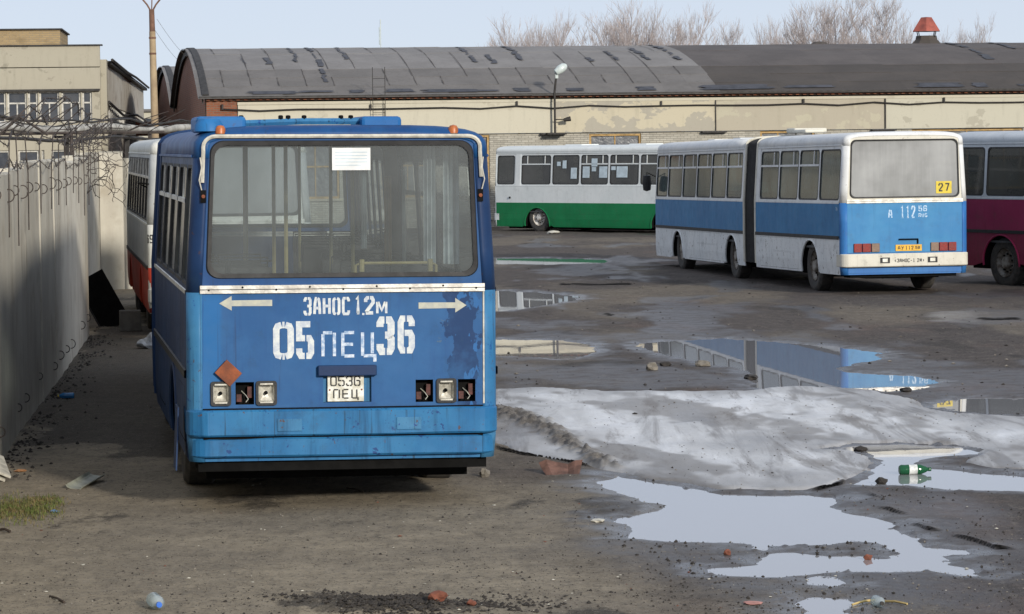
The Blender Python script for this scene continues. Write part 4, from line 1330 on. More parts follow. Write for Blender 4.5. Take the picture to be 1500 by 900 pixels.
for (S, a, b, z0, z1, mt) in ((WS, 3.4, 3.9, 2.05, 2.42, M_PAPERB), (WS, 1.95, 2.45, 1.98, 2.38, M_PAPERB), (WS, 3.5, 4.4, 2.46, 2.68, M_CURTB)):
    wb.P(MB().grid([[S(-(hw(z) - .03), t_, z) for z in (z0, z1)] for t_ in (a, b)]), 'paper_notice', mt, solid=.004)
wb.P(MB().box((-.6, 5.3, 3.1), (.1, 5.9, 3.2)), 'roof_vent', P_CREAM, bevel=.03)
wb.P(MB().box((-.7, 4.2, 3.1), (-.3, 5.0, 3.17)), 'roof_vent', P_CREAM, bevel=.03)
for k in range(3):
    wb.P(bx_E(lambda x, o, z: WS(x, o, z), -.35, .35, 1.6 + 2.6 * k, 2.3 + 2.6 * k, 3.08, 3.15), 'roof_hatch', P_WHITE, bevel=.02)
mir = wb.P(MB().tube([WS(-1.24, 9.25, 2.3), WS(-1.42, 9.4, 2.4), WS(-1.42, 9.4, 2.2)], .012, 5), 'mirror_arm', M_CHASSIS)
wb.P(MB().lathe([(.0, -.2), (.09, -.17), (.11, 0), (.09, .17), (0, .2)], 12, Matrix.Translation(WS(-1.42, 9.4, 2.15))), 'mirror', M_BLACK, mir, smooth=True)
def bench(B, S, ts_, x, mat):
    for tt in ts_:
        B.P(MB().add([S(x + a, tt + b, c) for c in (1.3, 1.9) for a, b in ((-.42, -.06), (.42, -.06), (.42, .04), (-.42, .04))], [(0, 3, 2, 1), (4, 5, 6, 7), (0, 1, 5, 4), (1, 2, 6, 5), (2, 3, 7, 6), (3, 0, 4, 7)]), 'seat_back', mat)
for x in (-.7, .7):
    bench(wb, WS0, (1.0, 2.6, 3.4, 4.4), x, M_SEAT)
    bench(wb, WS, (1.8, 3, 4.2, 5.4, 6.6), x, M_SEAT)

# ------------------------------------------------------------------ green and white bus
P_GREEN = paint('bus_green', (0.005, 0.155, 0.052), 0.42, (0.008, 0.185, 0.065), 0.3, 0.25, 0.25)
P_GWHITE = paint('bus_clean_white', (0.66, 0.7, 0.7), 0.42, (0.72, 0.75, 0.75), 0.2, 0.15, 0.15)
GA = R(47)          # the bus stands askew: its nose points left and away
gdir = Vector((-math.cos(GA), math.sin(GA)))
gl_ = Vector((-0.56, 106.2))    # front left corner
ghead = math.atan2(-gdir.x, gdir.y)
gn = Vector((gdir.y, -gdir.x))  # to the right-hand side of the bus
grear = gl_ - gdir * 11.0 + gn * 1.25
gb = Bus('city_bus', 'white bus with green skirt standing askew before the warehouse, papers in its windows', 'bus', (grear.x, grear.y, 0), ghead, 0, 'buses parked in the yard')
gbm = dict(skirt=P_GREEN, band=P_GWHITE, upper=P_GWHITE, roof=P_GWHITE, corner=P_GWHITE, end=P_GWHITE, lower=P_GREEN, glass=M_GLASS_DARK, belt=P_GWHITE, trim=P_GWHITE, lip=P_GREEN)
GS = lambda x, t, z: Vector((x, t, z - .24))
gb.section(GS, 11.0, [(CR, 1.2, 'vents'), (1.2, 2.65, 'vents'), (2.65, 4.1, 'vents'), (4.1, 5.5, 'vents'), (5.5, 6.85, 'vents'), (6.85, 8.2, 'pane'), (8.2, 9.7, 'vents'), (9.7, 9.95, 'blank'), (9.95, 11 - CR, 'pane')], [3.0, 8.9], gbm, (True, True), moulding=False, mould_z=1.22, hatches=[(4.2, 6.6, .46, .85), (6.7, 8.2, .46, .85), (.4, 2.2, .46, .85), (9.7, 10.7, .46, .85)], white_rims=(8.9,))
gb.end(GS, gbm)
EG = lambda x, o, z: Vector((x, 11.0 - o, z - .24))
gb.end(EG, gbm)
gb.P(band_E(EG, .62, .86, .08, .25), 'bumper', P_GWHITE)
for (a, b, z0, z1) in ((7.0, 7.28, 2.02, 2.38), (7.5, 7.68, 2.36, 2.62), (7.78, 7.95, 2.44, 2.58), (5.58, 5.95, 2.05, 2.42), (6.4, 6.72, 2.05, 2.42), (6.05, 6.32, 2.42, 2.68), (4.65, 5.15, 2.06, 2.42), (5.2, 5.4, 2.3, 2.42), (6.1, 6.3, 2.26, 2.40)):
    gb.P(MB().grid([[Vector((-(hw(z) + .006), t_, z - .24)) for z in (z0, z1)] for t_ in (a, b)]), 'paper_notice', M_PAPERB, solid=.004)
gb.P(MB().tube([(-1.1, 9.7, 1.7), (-1.1, 9.7, 2.45)], .1, 6), 'driver_curtain', M_CURTB)
for k in range(3):
    gb.P(MB().box((-.4, 1.6 + 3 * k, 2.84), (.4, 2.4 + 3 * k, 2.91)), 'roof_hatch', P_GWHITE, bevel=.02)
for t_ in (1, 2, 3.8, 4.8, 5.8, 6.8, 7.8):
    for x in (-.7, .7):
        bench(gb, GS, (t_,), x, M_SEAT)
gb.P(MB().tube([(-1.27, 10.2, 1.18), (-1.27, 10.2, 1.12)], .03, 8), 'fuel_cap', M_CHASSIS)

# ------------------------------------------------------------------ crimson bus at the right edge
P_CRIM = paint('bus_crimson', (0.27, 0.02, 0.075), 0.42, (0.31, 0.03, 0.09), 0.35, 0.3, 0.3)
P_CRIMD = paint('bus_crimson_skirt', (0.23, 0.02, 0.06), 0.5, (0.26, 0.03, 0.07), 0.5, 0.4, 0.4)
P_GREY = paint('bus_pale_grey', (0.5, 0.54, 0.58), 0.45, (0.58, 0.61, 0.64), 0.3, 0.3, 0.2)
CH = R(27)
cdv = Vector((-math.sin(CH), math.cos(CH)))
crt = Vector((math.cos(CH), math.sin(CH)))
cfl = Vector((9.72, 62.3)) + cdv * 1.85       # front left corner
crear = cfl - cdv * 11.0 + crt * 1.25
cb = Bus('city_bus', 'crimson bus with pale grey roof cut off by the right edge of the picture', 'bus', (crear.x, crear.y, -.03), CH, 0, 'buses parked in the yard')
cbm = dict(skirt=P_CRIMD, band=P_CRIM, upper=P_GREY, roof=P_GREY, corner=P_CRIM, end=P_CRIM, glass=M_GLASS_DARK, belt=P_GREY, trim=M_BLACK, lip=P_CRIM)
cb.section(S0, 11.0, [(CR, 1.3, 'pane'), (1.3, 2.7, 'vent'), (2.7, 4.1, 'pane'), (4.1, 5.5, 'pane'), (5.5, 6.9, 'pane'), (6.9, 8.3, 'pane'), (8.3, 9.7, 'pane'), (9.7, 11 - CR, 'pane')], [3.0, 9.15], cbm, (True, True), hatches=[(4.5, 7.5, .46, 1.0)])
cb.end(EB, cbm)
cb.end(lambda x, o, z: Vector((x, 11.0 - o, z)), cbm)
cb.P(band_E(EB, .58, .82, .09, .3), 'bumper', P_CREAM)
cb.P(MB().grid([[Vector((-(hw(z) - .03), t_, z)) for z in (2.3, 2.62)] for t_ in (10.0, 10.35)]), 'paper_notice', M_PAPERB, solid=.004)
for t_ in (1, 2, 3.8, 4.8, 5.8, 6.8, 7.8):
    for x in (-.7, .7):
        bench(cb, S0, (t_,), x, M_SEAT)

# ------------------------------------------------------------------ white and red bus ahead of the near bus
P_RED = paint('bus_red', (0.36, 0.035, 0.018), 0.45, (0.42, 0.05, 0.025), 0.3, 0.4, 0.3)
P_RWHITE = paint('bus_old_white', (0.6, 0.61, 0.57), 0.5, (0.68, 0.68, 0.63), 0.35, 0.5, 0.35)
P_RGREY = paint('bus_side_grey', (0.4, 0.42, 0.42), 0.5, (0.48, 0.49, 0.48), 0.5, 0.5, 0.35)
RH = R(8.6)
rc = at(216, 300, 48.0)
rloc = Vector((rc.x, 48.0)) + Vector((math.cos(RH), math.sin(RH))) * 1.25
rb = Bus('city_bus', 'white bus with red skirt half hidden between the fence and the near blue bus', 'bus', (rloc.x, rloc.y, 0), RH, 0, 'buses parked in the yard')
rbm = dict(skirt=P_RED, band=P_RGREY, upper=P_RGREY, roof=P_RWHITE, corner=P_RWHITE, end=P_RWHITE, lower=P_RED, surround=P_RWHITE, glass=M_GLASS_DARK, belt=P_RWHITE, trim=M_ALU, lip=P_RED)
rb.section(S0, 11.0, [(CR, .3, 'blank')] + [(.3 + 1.3 * i, 1.6 + 1.3 * i, 'vents') for i in range(8)] + [(10.7, 11 - CR, 'blank')], [3.0, 8.6], rbm, (True, True))
rb.end(EB, rbm, gl=M_GLASS_HAZY)
rb.end(lambda x, o, z: Vector((x, 11.0 - o, z)), rbm)
rb.P(MB().grid([[EB(x, -.006, z) for x in (-1.13, 1.13)] for z in (.84, 1.12)]), 'red_band', P_RED, solid=.006)
for s in (-1, 1):
    rows = []
    for k in range(7):
        a = k / 6 * PI / 2
        rows.append([EB(s * (hw(z) - CR + (CR + .008) * math.cos(a)), CR - (CR + .008) * math.sin(a), z) for z in (.43, 1.12)])
    rb.P(MB().grid(rows), 'red_corner', P_RED, smooth=True, solid=.008)
rb.P(band_E(EB, .58, .80, .1, .2), 'bumper', P_RWHITE)
def rcorner(u, z, l):
    a = PI / 2 - 0.5 - (.1 - u) / CR
    return EB(-(hw(z) - CR + (CR + l) * math.cos(a)), CR - (CR + l) * math.sin(a), z)
rb.P(lettering('69', .0, 1.5, .055, .13, .016, .014, rcorner, .012), 'side_number', M_DARKLETTER)
rb.P(MB().box((-.9, .5, 3.06), (.2, 1.6, 3.16)), 'roof_vent', P_RWHITE, bevel=.03)
rb.P(MB().tube([(-1.24, .5, 2.35), (-1.38, .35, 2.42), (-1.36, .2, 2.42), (-1.2, .1, 2.4)], .012, 5), 'mirror_arm', M_CHASSIS)
# ================================================================== WAREHOUSE
def brick_mat(name, c1, c2, mortar, scale=1.0, w=0.25, h=0.075, white=False, plane='XZ'):
    t = NT(name)
    sp = t.xyz()
    cb_ = t.n('ShaderNodeCombineXYZ')
    t.put(cb_.inputs[0], sp[0] if plane == 'XZ' else sp[1])
    t.put(cb_.inputs[1], sp[2])
    br = t.n('ShaderNodeTexBrick')
    t.put(br.inputs['Vector'], cb_.outputs[0])
    br.inputs['Scale'].default_value = 1.0
    br.inputs['Brick Width'].default_value = w
    br.inputs['Row Height'].default_value = h
    br.inputs['Mortar Size'].default_value = 0.008
    br.inputs['Color1'].default_value = (*c1, 1)
    br.inputs['Color2'].default_value = (*c2, 1)
    br.inputs['Mortar'].default_value = (*mortar, 1)
    n = t.noise(2.5, 5, 0.65)
    c = t.mix(t.math('MULTIPLY', t.step(n, 0.45, 0.75), 0.5), br.outputs[0], tuple(x * 0.45 for x in c1))
    b = t.bump(br.outputs['Fac'], 0.6, -0.01)
    return t.done(t.bsdf(c, 0.85, 0, 0.3, b))
B_WHITE = brick_mat('silicate_brick', (0.44, 0.42, 0.36), (0.34, 0.32, 0.27), (0.2, 0.19, 0.165))
B_RED = brick_mat('red_brick', (0.27, 0.1, 0.05), (0.18, 0.06, 0.035), (0.17, 0.15, 0.12))
B_REDG = brick_mat('red_brick_gable', (0.3, 0.13, 0.09), (0.2, 0.1, 0.075), (0.24, 0.21, 0.18), plane='YZ')
B_YEL = brick_mat('ochre_brick', (0.37, 0.27, 0.14), (0.3, 0.22, 0.12), (0.27, 0.23, 0.17))
def facade_mat(name, cream, bare, amt, seed):
    t = NT(name)
    n = t.noise(0.75, 5, 0.62, t.mapping((1, 1, 1.4), (seed, seed * 2, 0)))
    c = t.mix(t.step(n, amt, amt + 0.015), cream, bare)
    n2 = t.noise(1.0, 6, 0.7, t.mapping((3.5, 1, 0.6)))
    c = t.mix(t.math('MULTIPLY', t.step(n2, 0.5, 0.75), 0.3), c, tuple(v * 0.6 for v in bare))
    n3 = t.noise(14, 4, 0.6)
    c = t.mix(t.math('MULTIPLY', t.step(n3, 0.6, 0.75), 0.25), c, tuple(v * 0.5 for v in bare))
    return t.done(t.bsdf(c, 0.85, 0, 0.3, t.bump(n3, 0.2, 0.01)))
F_CREAM = facade_mat('cream_plaster', (0.5, 0.47, 0.375), (0.44, 0.41, 0.325), 0.62, 1)
F_PATCH = facade_mat('flaked_plaster', (0.48, 0.435, 0.325), (0.36, 0.335, 0.275), 0.47, 5)
F_BEIGE = facade_mat('beige_plaster', (0.39, 0.355, 0.28), (0.43, 0.4, 0.305), 0.6, 9)
F_LIGHT = facade_mat('pale_stained_plaster', (0.47, 0.45, 0.365), (0.38, 0.36, 0.29), 0.6, 14)
def felt_mat(name, a, b):
    t = NT(name)
    n = t.noise(0.7, 5, 0.65)
    n2 = t.noise(6.0, 6, 0.7)
    c = t.mix(t.step(n, 0.35, 0.65), a, b)
    c = t.mix(t.math('MULTIPLY', t.step(n2, 0.5, 0.75), 0.4), c, tuple(v * 0.55 for v in b))
    c = t.mix(1.0, c, t.n('ShaderNodeCombineColor').outputs[0], 'MULTIPLY')
    cc = c.node.inputs[7].links[0].from_node
    v = t.math('MULTIPLY_ADD', t.rand(), 0.12, 0.94)
    for i in range(3): t.put(cc.inputs[i], v)
    return t.done(t.bsdf(c, 0.75, 0, 0.35, t.bump(n2, 0.3, 0.02)))
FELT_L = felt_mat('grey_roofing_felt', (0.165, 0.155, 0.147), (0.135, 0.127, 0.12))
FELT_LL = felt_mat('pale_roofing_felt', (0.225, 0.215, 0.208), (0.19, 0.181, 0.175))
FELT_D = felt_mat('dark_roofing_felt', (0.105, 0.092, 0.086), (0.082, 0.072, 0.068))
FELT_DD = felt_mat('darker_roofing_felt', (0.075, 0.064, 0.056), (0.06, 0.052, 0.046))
M_BITU = plain('bitumen_patch', (0.022, 0.023, 0.028), 0.6, 0.4, 2.5, color2=(0.06, 0.062, 0.075), bump=0.2)
M_FASCIA = plain('dark_eaves', (0.03, 0.028, 0.026), 0.7, 0.4)
M_WOOD = plain('ochre_wood_frame', (0.4, 0.26, 0.1), 0.7, 0.3, 8)
M_FILM = plain('grey_film_pane', (0.06, 0.065, 0.075), 0.35, 0.5, 3, color2=(0.14, 0.15, 0.16), bump=0.4, bscale=6, bdist=0.05)
M_IRON = plain('dark_iron', (0.025, 0.022, 0.02), 0.7, 0.4, 10)
M_WIRE = plain('rusty_wire', (0.06, 0.048, 0.042), 0.8, 0.4, 10)
M_VENTRED = plain('red_sheet_metal', (0.3, 0.075, 0.05), 0.55, 0.3, 3, color2=(0.2, 0.05, 0.035))
M_LAMPG = plain('lamp_glass_grey', (0.5, 0.56, 0.55), 0.3, 0.15)

WA = R(8.3)
WH = empty('warehouse', (-10.6, 110.0, 0), (0, 0, WA))
tag(WH, 'long vaulted warehouse with grey felt roof and cream panel wall behind the buses', 'warehouse')
def wu(px):
    k = (px - 750) / F
    return (10.6 + 110 * k) / (math.cos(WA) - math.sin(WA) * k)
def wuv(px, v):      # the same at a depth v behind the facade
    k = (px - 750) / F
    return (10.6 + 110 * k + v * (math.sin(WA) + k * math.cos(WA))) / (math.cos(WA) - math.sin(WA) * k)
def wz(px, py):
    u = wu(px)
    d = 110 + u * math.sin(WA)
    return at(px, py, d).z
UEND = 52.0
ZB, ZP, ZE = 3.32, 4.42, 4.66        # top of brick, top of panels, eaves
def part(mb, name, mat, parent=WH, **kw):
    return mb.build(name, mat, parent, **kw)
wins = [(wu(700), wu(720), .35, 3.28), (wu(866), wu(942), 1.1, 3.27), (wu(1116), wu(1196), 1.1, 3.30), (wu(1338), wu(1500), 1.1, 3.30), (wu(430), wu(500), 1.1, 3.25), (wu(560), wu(640), 1.1, 3.25), (34, 38, 1.1, 3.25), (42, 46, 1.1, 3.25)]
# brick wall with openings
xs = sorted(set([0, UEND] + [w_[0] for w_ in wins] + [w_[1] for w_ in wins]))
zs = sorted(set([0, ZB] + [w_[2] for w_ in wins] + [w_[3] for w_ in wins]))
mb = MB()
for i in range(len(xs) - 1):
    for j in range(len(zs) - 1):
        mx, mz = (xs[i] + xs[i + 1]) / 2, (zs[j] + zs[j + 1]) / 2
        if any(a < mx < b and c < mz < d for a, b, c, d in wins): continue
        mb.box((xs[i], 0, zs[j]), (xs[i + 1], 0.38, zs[j + 1]))
part(mb, 'brick_wall', B_WHITE)
for a, b, c, d in wins:
    fr_ = MB()
    for lo, hi in (((a, .05, c), (a + .08, .17, d)), ((b - .08, .05, c), (b, .17, d)), ((a + .08, .05, d - .08), (b - .08, .17, d)), ((a + .08, .05, c), (b - .08, .17, c + .08))):
        fr_.box(lo, hi)
    wf = part(fr_, 'window', M_WOOD)
    nm = max(1, int((b - a) / 0.65))
    part(MB().box((a + .08, .12, c + .08), (b - .08, .14, d - .08)), 'pane', M_FILM, wf)
    for k in range(1, nm):
        x = a + (b - a) * k / nm
        part(MB().box((x - .02, .085, c + .08), (x + .02, .118, d - .08)), 'glazing_bar', M_WOOD if k % 2 else M_IRON, wf)
    part(MB().box((a + .08, .083, 2.2), (b - .08, .116, 2.26)), 'transom', M_WOOD, wf)
    part(MB().box((a - .1, -.08, c - .08), (b + .1, .04, c)), 'sill', F_BEIGE, wf)
# concrete panels
joints = [wu(352), wu(566), wu(815), wu(1050), wu(1298), wu(1560), wu(1560) + 6, wu(1560) + 12, UEND]
pm = [F_CREAM, F_CREAM, F_PATCH, F_BEIGE, F_LIGHT, F_CREAM, F_BEIGE, F_LIGHT]
for k in range(len(joints) - 1):
    o = (k % 3) * 0.012
    part(MB().box((joints[k] + .012, -.10 - o, ZB + .004), (joints[k + 1] - .012, .30, ZP)), 'wall_panel', pm[k], bevel=.01)
part(MB().box((0, -.06, ZB + .004), (wu(352) - .01, .32, ZP + .15)), 'brick_pier', B_RED)
# cornice of red bricks on edge
part(MB().box((wu(352), -.13, ZP + .003), (UEND, .3, ZP + .10)), 'ledge', F_CREAM)
u = 0.0
mbd = MB()
mbc = MB().box((0, -.14, ZP + .153), (UEND, .32, ZE - .02))
part(mbc, 'brick_cornice', B_RED)
k = 0
while u < UEND:
    mbd.box((u, -.22, ZP + .16), (u + .12, -.142, ZE - .04))
    u += .26
dn = part(mbd, 'dentil_course', B_RED)
dn['kind'] = 'stuff'
part(MB().box((-.25, -.34, ZE - .018), (UEND, .1, ZE + .07)), 'eaves_board', M_FASCIA)
# vault
HS, RISE = 13.0, 2.02
def vault(v):
    q = (v - HS) / HS
    return ZE + .07 + RISE * (1 - abs(q) ** 2.05)
vs_rows = [(-.36, 1.0), (1.0, 2.2), (2.2, 3.5), (3.5, 7.2), (7.2, 10.2), (10.2, 13.1)]
usplit = wu(1052)
def vy(v): return vault(max(v, 0.0)) - (0.10 if v < 0 else 0)
for off, uend in ((0.0, UEND), (26.0, 30.0)):
    x = -.3
    i = 0
    while x < uend:
        wd = 0.98 if x < usplit or off else 2.3
        if off: wd = 3.0
        x1 = min(uend, x + wd)
        for j, (v0, v1) in enumerate(vs_rows if not off else [(-.2, 4), (4, 9), (9, 13.1)]):
            dark = (x >= usplit - .4) and not off
            upper = j >= (3 if not off else 1)
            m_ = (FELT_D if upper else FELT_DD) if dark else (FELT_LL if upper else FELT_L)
            lift = .008 * ((i + j) % 3) + .012 * (len(vs_rows) - j) * 0 + .02
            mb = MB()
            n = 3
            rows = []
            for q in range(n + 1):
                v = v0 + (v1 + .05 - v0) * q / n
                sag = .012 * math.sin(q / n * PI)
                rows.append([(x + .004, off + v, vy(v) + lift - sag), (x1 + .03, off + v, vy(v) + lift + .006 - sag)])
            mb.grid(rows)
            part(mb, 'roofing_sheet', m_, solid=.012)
            if not off and not dark and j in (1, 2, 3, 4) and rnd.random() < .6:
                sm_ = MB().grid([[(x - .012 + .01 * math.sin(q * 2 + i), v0 + (v1 - v0) * q / 3, vy(v0 + (v1 - v0) * q / 3) + .056), (x + .01 + .01 * math.sin(q * 3 + i * 2), v0 + (v1 - v0) * q / 3, vy(v0 + (v1 - v0) * q / 3) + .056)] for q in range(4)])
                part(sm_, 'felt_seam', FELT_DD)
        x = x1
        i += 1
    # far half of the vault, one sheet
    rows = []
    for q in range(14):
        v = 13.05 + 13.0 * q / 13
        rows.append([(-.3, off + v, vy(v)), (uend, off + v, vy(v))])
    part(MB().grid(rows), 'roof_back', FELT_D, solid=.03)
    # gable
    pts = [(off + 26.0 * q / 24, vy(26.0 * q / 24) - .03) for q in range(25)]
    poly = [(off, 0.0)] + pts + [(off + 26.0, 0.0)]
    part(MB().prism(poly, 0.0 if not off else .02, .36, lambda a, b, c: (c - .02, a + .38 if a < off + .01 else a, b)), 'gable_wall', B_REDG)
    rows = []
    for q in range(25):
        v = off + 26.0 * q / 24
        z = vy(26.0 * q / 24)
        rows.append([(-.12, v, z - .24), (-.12, v, z + .06), (.1, v, z + .06)])
    part(MB().grid(rows), 'gable_edge', M_FASCIA, solid=.04)
# bitumen repairs: runs down the seams and along the eaves
rr_ = random.Random(5)
def repair(u0, u1, v0, v1):
    if v1 - v0 > 1.6:          # long runs have worn into pieces
        v = v0
        while v < v1:
            q = rr_.uniform(.7, 1.9)
            repair(u0 + rr_.uniform(0, .08), u1 - rr_.uniform(.02, .12), v, min(v1, v + q))
            v += q + rr_.uniform(.05, .45)
        return
    n = 6
    rows = []
    for q in range(n + 1):
        v = v0 + (v1 - v0) * q / n
        j = rr_.uniform(-.06, .06)
        ww = (u1 - u0) * (0.6 + 0.4 * rr_.random()) / 2
        c_ = (u0 + u1) / 2 + j
        rows.append([(c_ - ww, v, vy(v) + .062), (c_ + ww, v, vy(v) + .062)])
    part(MB().grid(rows), 'bitumen_repair', M_BITU)
for px, v0, v1, ww in ((362, 4.6, 6.5, .2), (398, 4.5, 6.0, .25), (433, 5.0, 10.5, .25), (468, 1.5, 10.5, .32), (505, 5.5, 10.5, .25), (688, 4.6, 10, .26), (724, 4.3, 6.4, .35), (755, 5.0, 10.5, .35), (868, 4.6, 5.4, .3), (900, 4.8, 7.2, .3), (940, 4.8, 8.5, .36), (975, 4.8, 11.0, .36), (1418, 4.3, 11.0, .5), (1470, 7, 10.5, .4)):
    u_ = wuv(px, (v0 + v1) / 2)
    repair(u_ - ww / 2, u_ + ww / 2, v0, v1)
px = 362
while px < 1700:
    u_ = wu(px)
    L_ = rr_.uniform(.5, 2.2)
    if not (1230 < px < 1260):
        repair(u_, u_ + L_, rr_.uniform(.02, .2), rr_.uniform(.3, .7))
    px += rr_.uniform(45, 110)
# conduit with brackets
cps = []
u = wu(330)
k = 0
while u < UEND:
    cps.append((u, -.17, 4.26 + .03 * math.sin(u * 1.9) - (.04 if k % 2 else 0)))
    u += 1.3
    k += 1
cond = part(MB().tube(cps, .028, 5), 'conduit', M_IRON)
for p in cps[::4]:
    part(MB().box((p[0] - .03, -.2, p[2] - .02), (p[0] + .03, -.09, p[2] + .17)), 'bracket', M_IRON, cond)
# ledge plates under the panels at the joints
for px in (815, 1050, 1298):
    u_ = wu(px)
    part(MB().box((u_ - .5, -.22, ZB - .06), (u_ + .4, -.005, ZB + .0)), 'shelf_plate', M_IRON)
    if px != 815: part(MB().box((u_ - .02, -.16, ZB + .02), (u_ + .02, -.135, ZP)), 'drain_strip', M_IRON)
# ladder
la = empty('ladder', (0, 0, 0)); la.parent = WH
l0, l1 = wu(549), wu(567)
for x in (l0, l1):
    part(MB().tube([(x, -.3, 3.4), (x, -.3, 5.7)], .013, 5), 'ladder_rail', M_IRON, la)
for k in range(7):
    part(MB().tube([(l0, -.3, 3.5 + .3 * k), (l1, -.3, 3.5 + .3 * k)], .008, 4), 'rung', M_IRON, la)
# aerial
ua = wuv(563, 13)
ae = part(MB().tube([(ua, 13, 6.6), (ua, 13, 7.9)], .022, 5), 'aerial', M_LAMPG)
part(MB().tube([(ua - .05, 13, 6.9), (ua - .05, 13, 7.6)], .016, 4), 'aerial_rod', M_LAMPG, ae)
# red roof ventilator
uv = wuv(1360, 11.5) - .9
rvn = part(MB().lathe([(.78, 6.4), (.62, 6.72), (.45, 6.9), (.42, 7.05)], 8, Matrix.Translation((uv + .9, 11.5, 0)), True), 'ventilator', FELT_DD)
part(MB().lathe([(.62, 7.22), (.60, 7.26), (.24, 7.78), (.0, 7.80)], 6, Matrix.Translation((uv + .9, 11.5, 0)) @ Matrix.Rotation(R(14), 4, 'Z'), True), 'ventilator_hood', M_VENTRED, rvn)
for k in range(4):
    a = PI / 2 * k + .6
    part(MB().tube([(uv + .9 + .42 * math.cos(a), 11.5 + .42 * math.sin(a), 7.0), (uv + .9 + .5 * math.cos(a), 11.5 + .5 * math.sin(a), 7.26)], .025, 4), 'hood_leg', M_IRON, rvn)
part(MB().lathe([(.5, 6.5), (.45, 6.7), (.25, 6.85), (0, 6.88)], 8, Matrix.Translation((wuv(1204, 13.5), 13.5, 0.05))), 'roof_stub', FELT_DD)
# wall mounted street lamp
lp = at(813, 196, 110 + wu(813) * math.sin(WA) - .35)
SL = empty('street_lamp', (lp.x, lp.y, lp.z), (0, 0, WA))
tag(SL, 'grey street lamp on a black pipe fixed to the warehouse wall', 'street lamp')
SL_P = lambda mb, n, m, p=SL, **k: mb.build(n, m, p, **k)
SL_P(MB().tube([(0, 0, 0), (.0, 0, 1.5), (.06, -.05, 2.05)], .04, 7), 'pole', M_IRON)
SL_P(MB().box((-.28, -.2, -.03), (.34, .26, .03)), 'base_plate', M_IRON)
SL_P(MB().lathe([(0, -.26), (.11, -.2), (.16, -.02), (.14, .16), (.07, .26), (0, .28)], 14, Matrix.Translation((.2, -.12, 2.27)) @ Matrix.Rotation(R(55), 4, 'Y')), 'lamp_head', M_LAMPG, smooth=True)
SL_P(MB().box((.02, -.12, 1.95), (.12, -.04, 2.16)), 'lamp_bracket', M_LAMPG)
arm = SL_P(MB().tube([(0, 0, .5), (.3, -.1, .5)], .02, 5), 'floodlight_arm', M_IRON)
SL_P(MB().lathe([(.0, -.12), (.06, -.12), (.09, .12), (0, .12)], 10, Matrix.Translation((.42, -.14, .5)) @ Matrix.Rotation(R(80), 4, 'Y')), 'floodlight', M_IRON, arm)

# ================================================================== LEFT WORKSHOP BUILDING
LA = R(5.2)
lc = at(148, 218, 120.0)
LB = empty('workshop_building', (lc.x, 120.0, 0), (0, 0, LA))
tag(LB, 'two storey concrete workshop with ochre brick top and white framed windows, left of the pole', 'building')
M_CONC = facade_mat('grey_beige_concrete', (0.37, 0.345, 0.275), (0.29, 0.27, 0.215), 0.58, 21)
M_CONCS = facade_mat('stained_side_concrete', (0.44, 0.41, 0.35), (0.33, 0.29, 0.24), 0.55, 25)
M_WFRAME = plain('chipped_white_frame', (0.5, 0.49, 0.45), 0.7, 0.3, 8)
M_DGLASS = plain('dark_window_glass', (0.03, 0.035, 0.045), 0.12, 0.5, 2, color2=(0.07, 0.075, 0.085), bump=0.1, bscale=3, bdist=0.05)
LP = lambda mb, n, m, p=LB, **k: mb.build(n, m, p, **k)
sx = 120.0 / F
def lu(px): return (px - 148) * sx * 1.003
rowsW = [(lu(-8), lu(12)), (lu(14), lu(42)), (lu(44), lu(58)), (lu(60), lu(89)), (lu(92), lu(120)), (lu(122), lu(136))]
lowW = [(lu(-30), lu(16)), (lu(28), lu(58)), (lu(62), lu(66)), (lu(76), lu(112))]
ops = [(a, b, 3.98, 5.16) for a, b in rowsW] + [(a, b, 1.9, 2.93) for a, b in lowW]
xs = sorted(set([-14.0, 0] + [o_[0] for o_ in ops] + [o_[1] for o_ in ops]))
zs = sorted(set([0, 5.36] + [o_[2] for o_ in ops] + [o_[3] for o_ in ops]))
mb = MB()
for i in range(len(xs) - 1):
    for j in range(len(zs) - 1):
        mx, mz = (xs[i] + xs[i + 1]) / 2, (zs[j] + zs[j + 1]) / 2
        if any(a < mx < b and c < mz < d for a, b, c, d in ops): continue
        mb.box((xs[i], 0, zs[j]), (xs[i + 1], .35, zs[j + 1]))
LP(mb, 'front_wall', M_CONC)
LP(MB().box((-14, -.05, 5.22), (.02, .34, 6.05)), 'wall_panel', M_CONC, bevel=.012)
LP(MB().box((-14, -.04, 6.08), (.02, .34, 6.88)), 'wall_panel', M_CONC, bevel=.012)
LP(MB().box((-14, -.16, 5.16), (.0, -.052, 5.24)), 'lintel_ledge', M_FASCIA)
LP(MB().box((-14, -.12, 6.88), (.12, .5, 6.93)), 'parapet_cap', M_FASCIA)
LP(MB().box((-14, .05, 6.932), (lu(92), 6, 7.5)), 'brick_penthouse', B_YEL)
LP(MB().box((-14, -.05, 7.5), (lu(92) + .08, 6.1, 7.55)), 'penthouse_cap', M_FASCIA)
LP(MB().box((-14, .4, 6.2), (-.02, 58, 6.28)), 'roof', FELT_D)
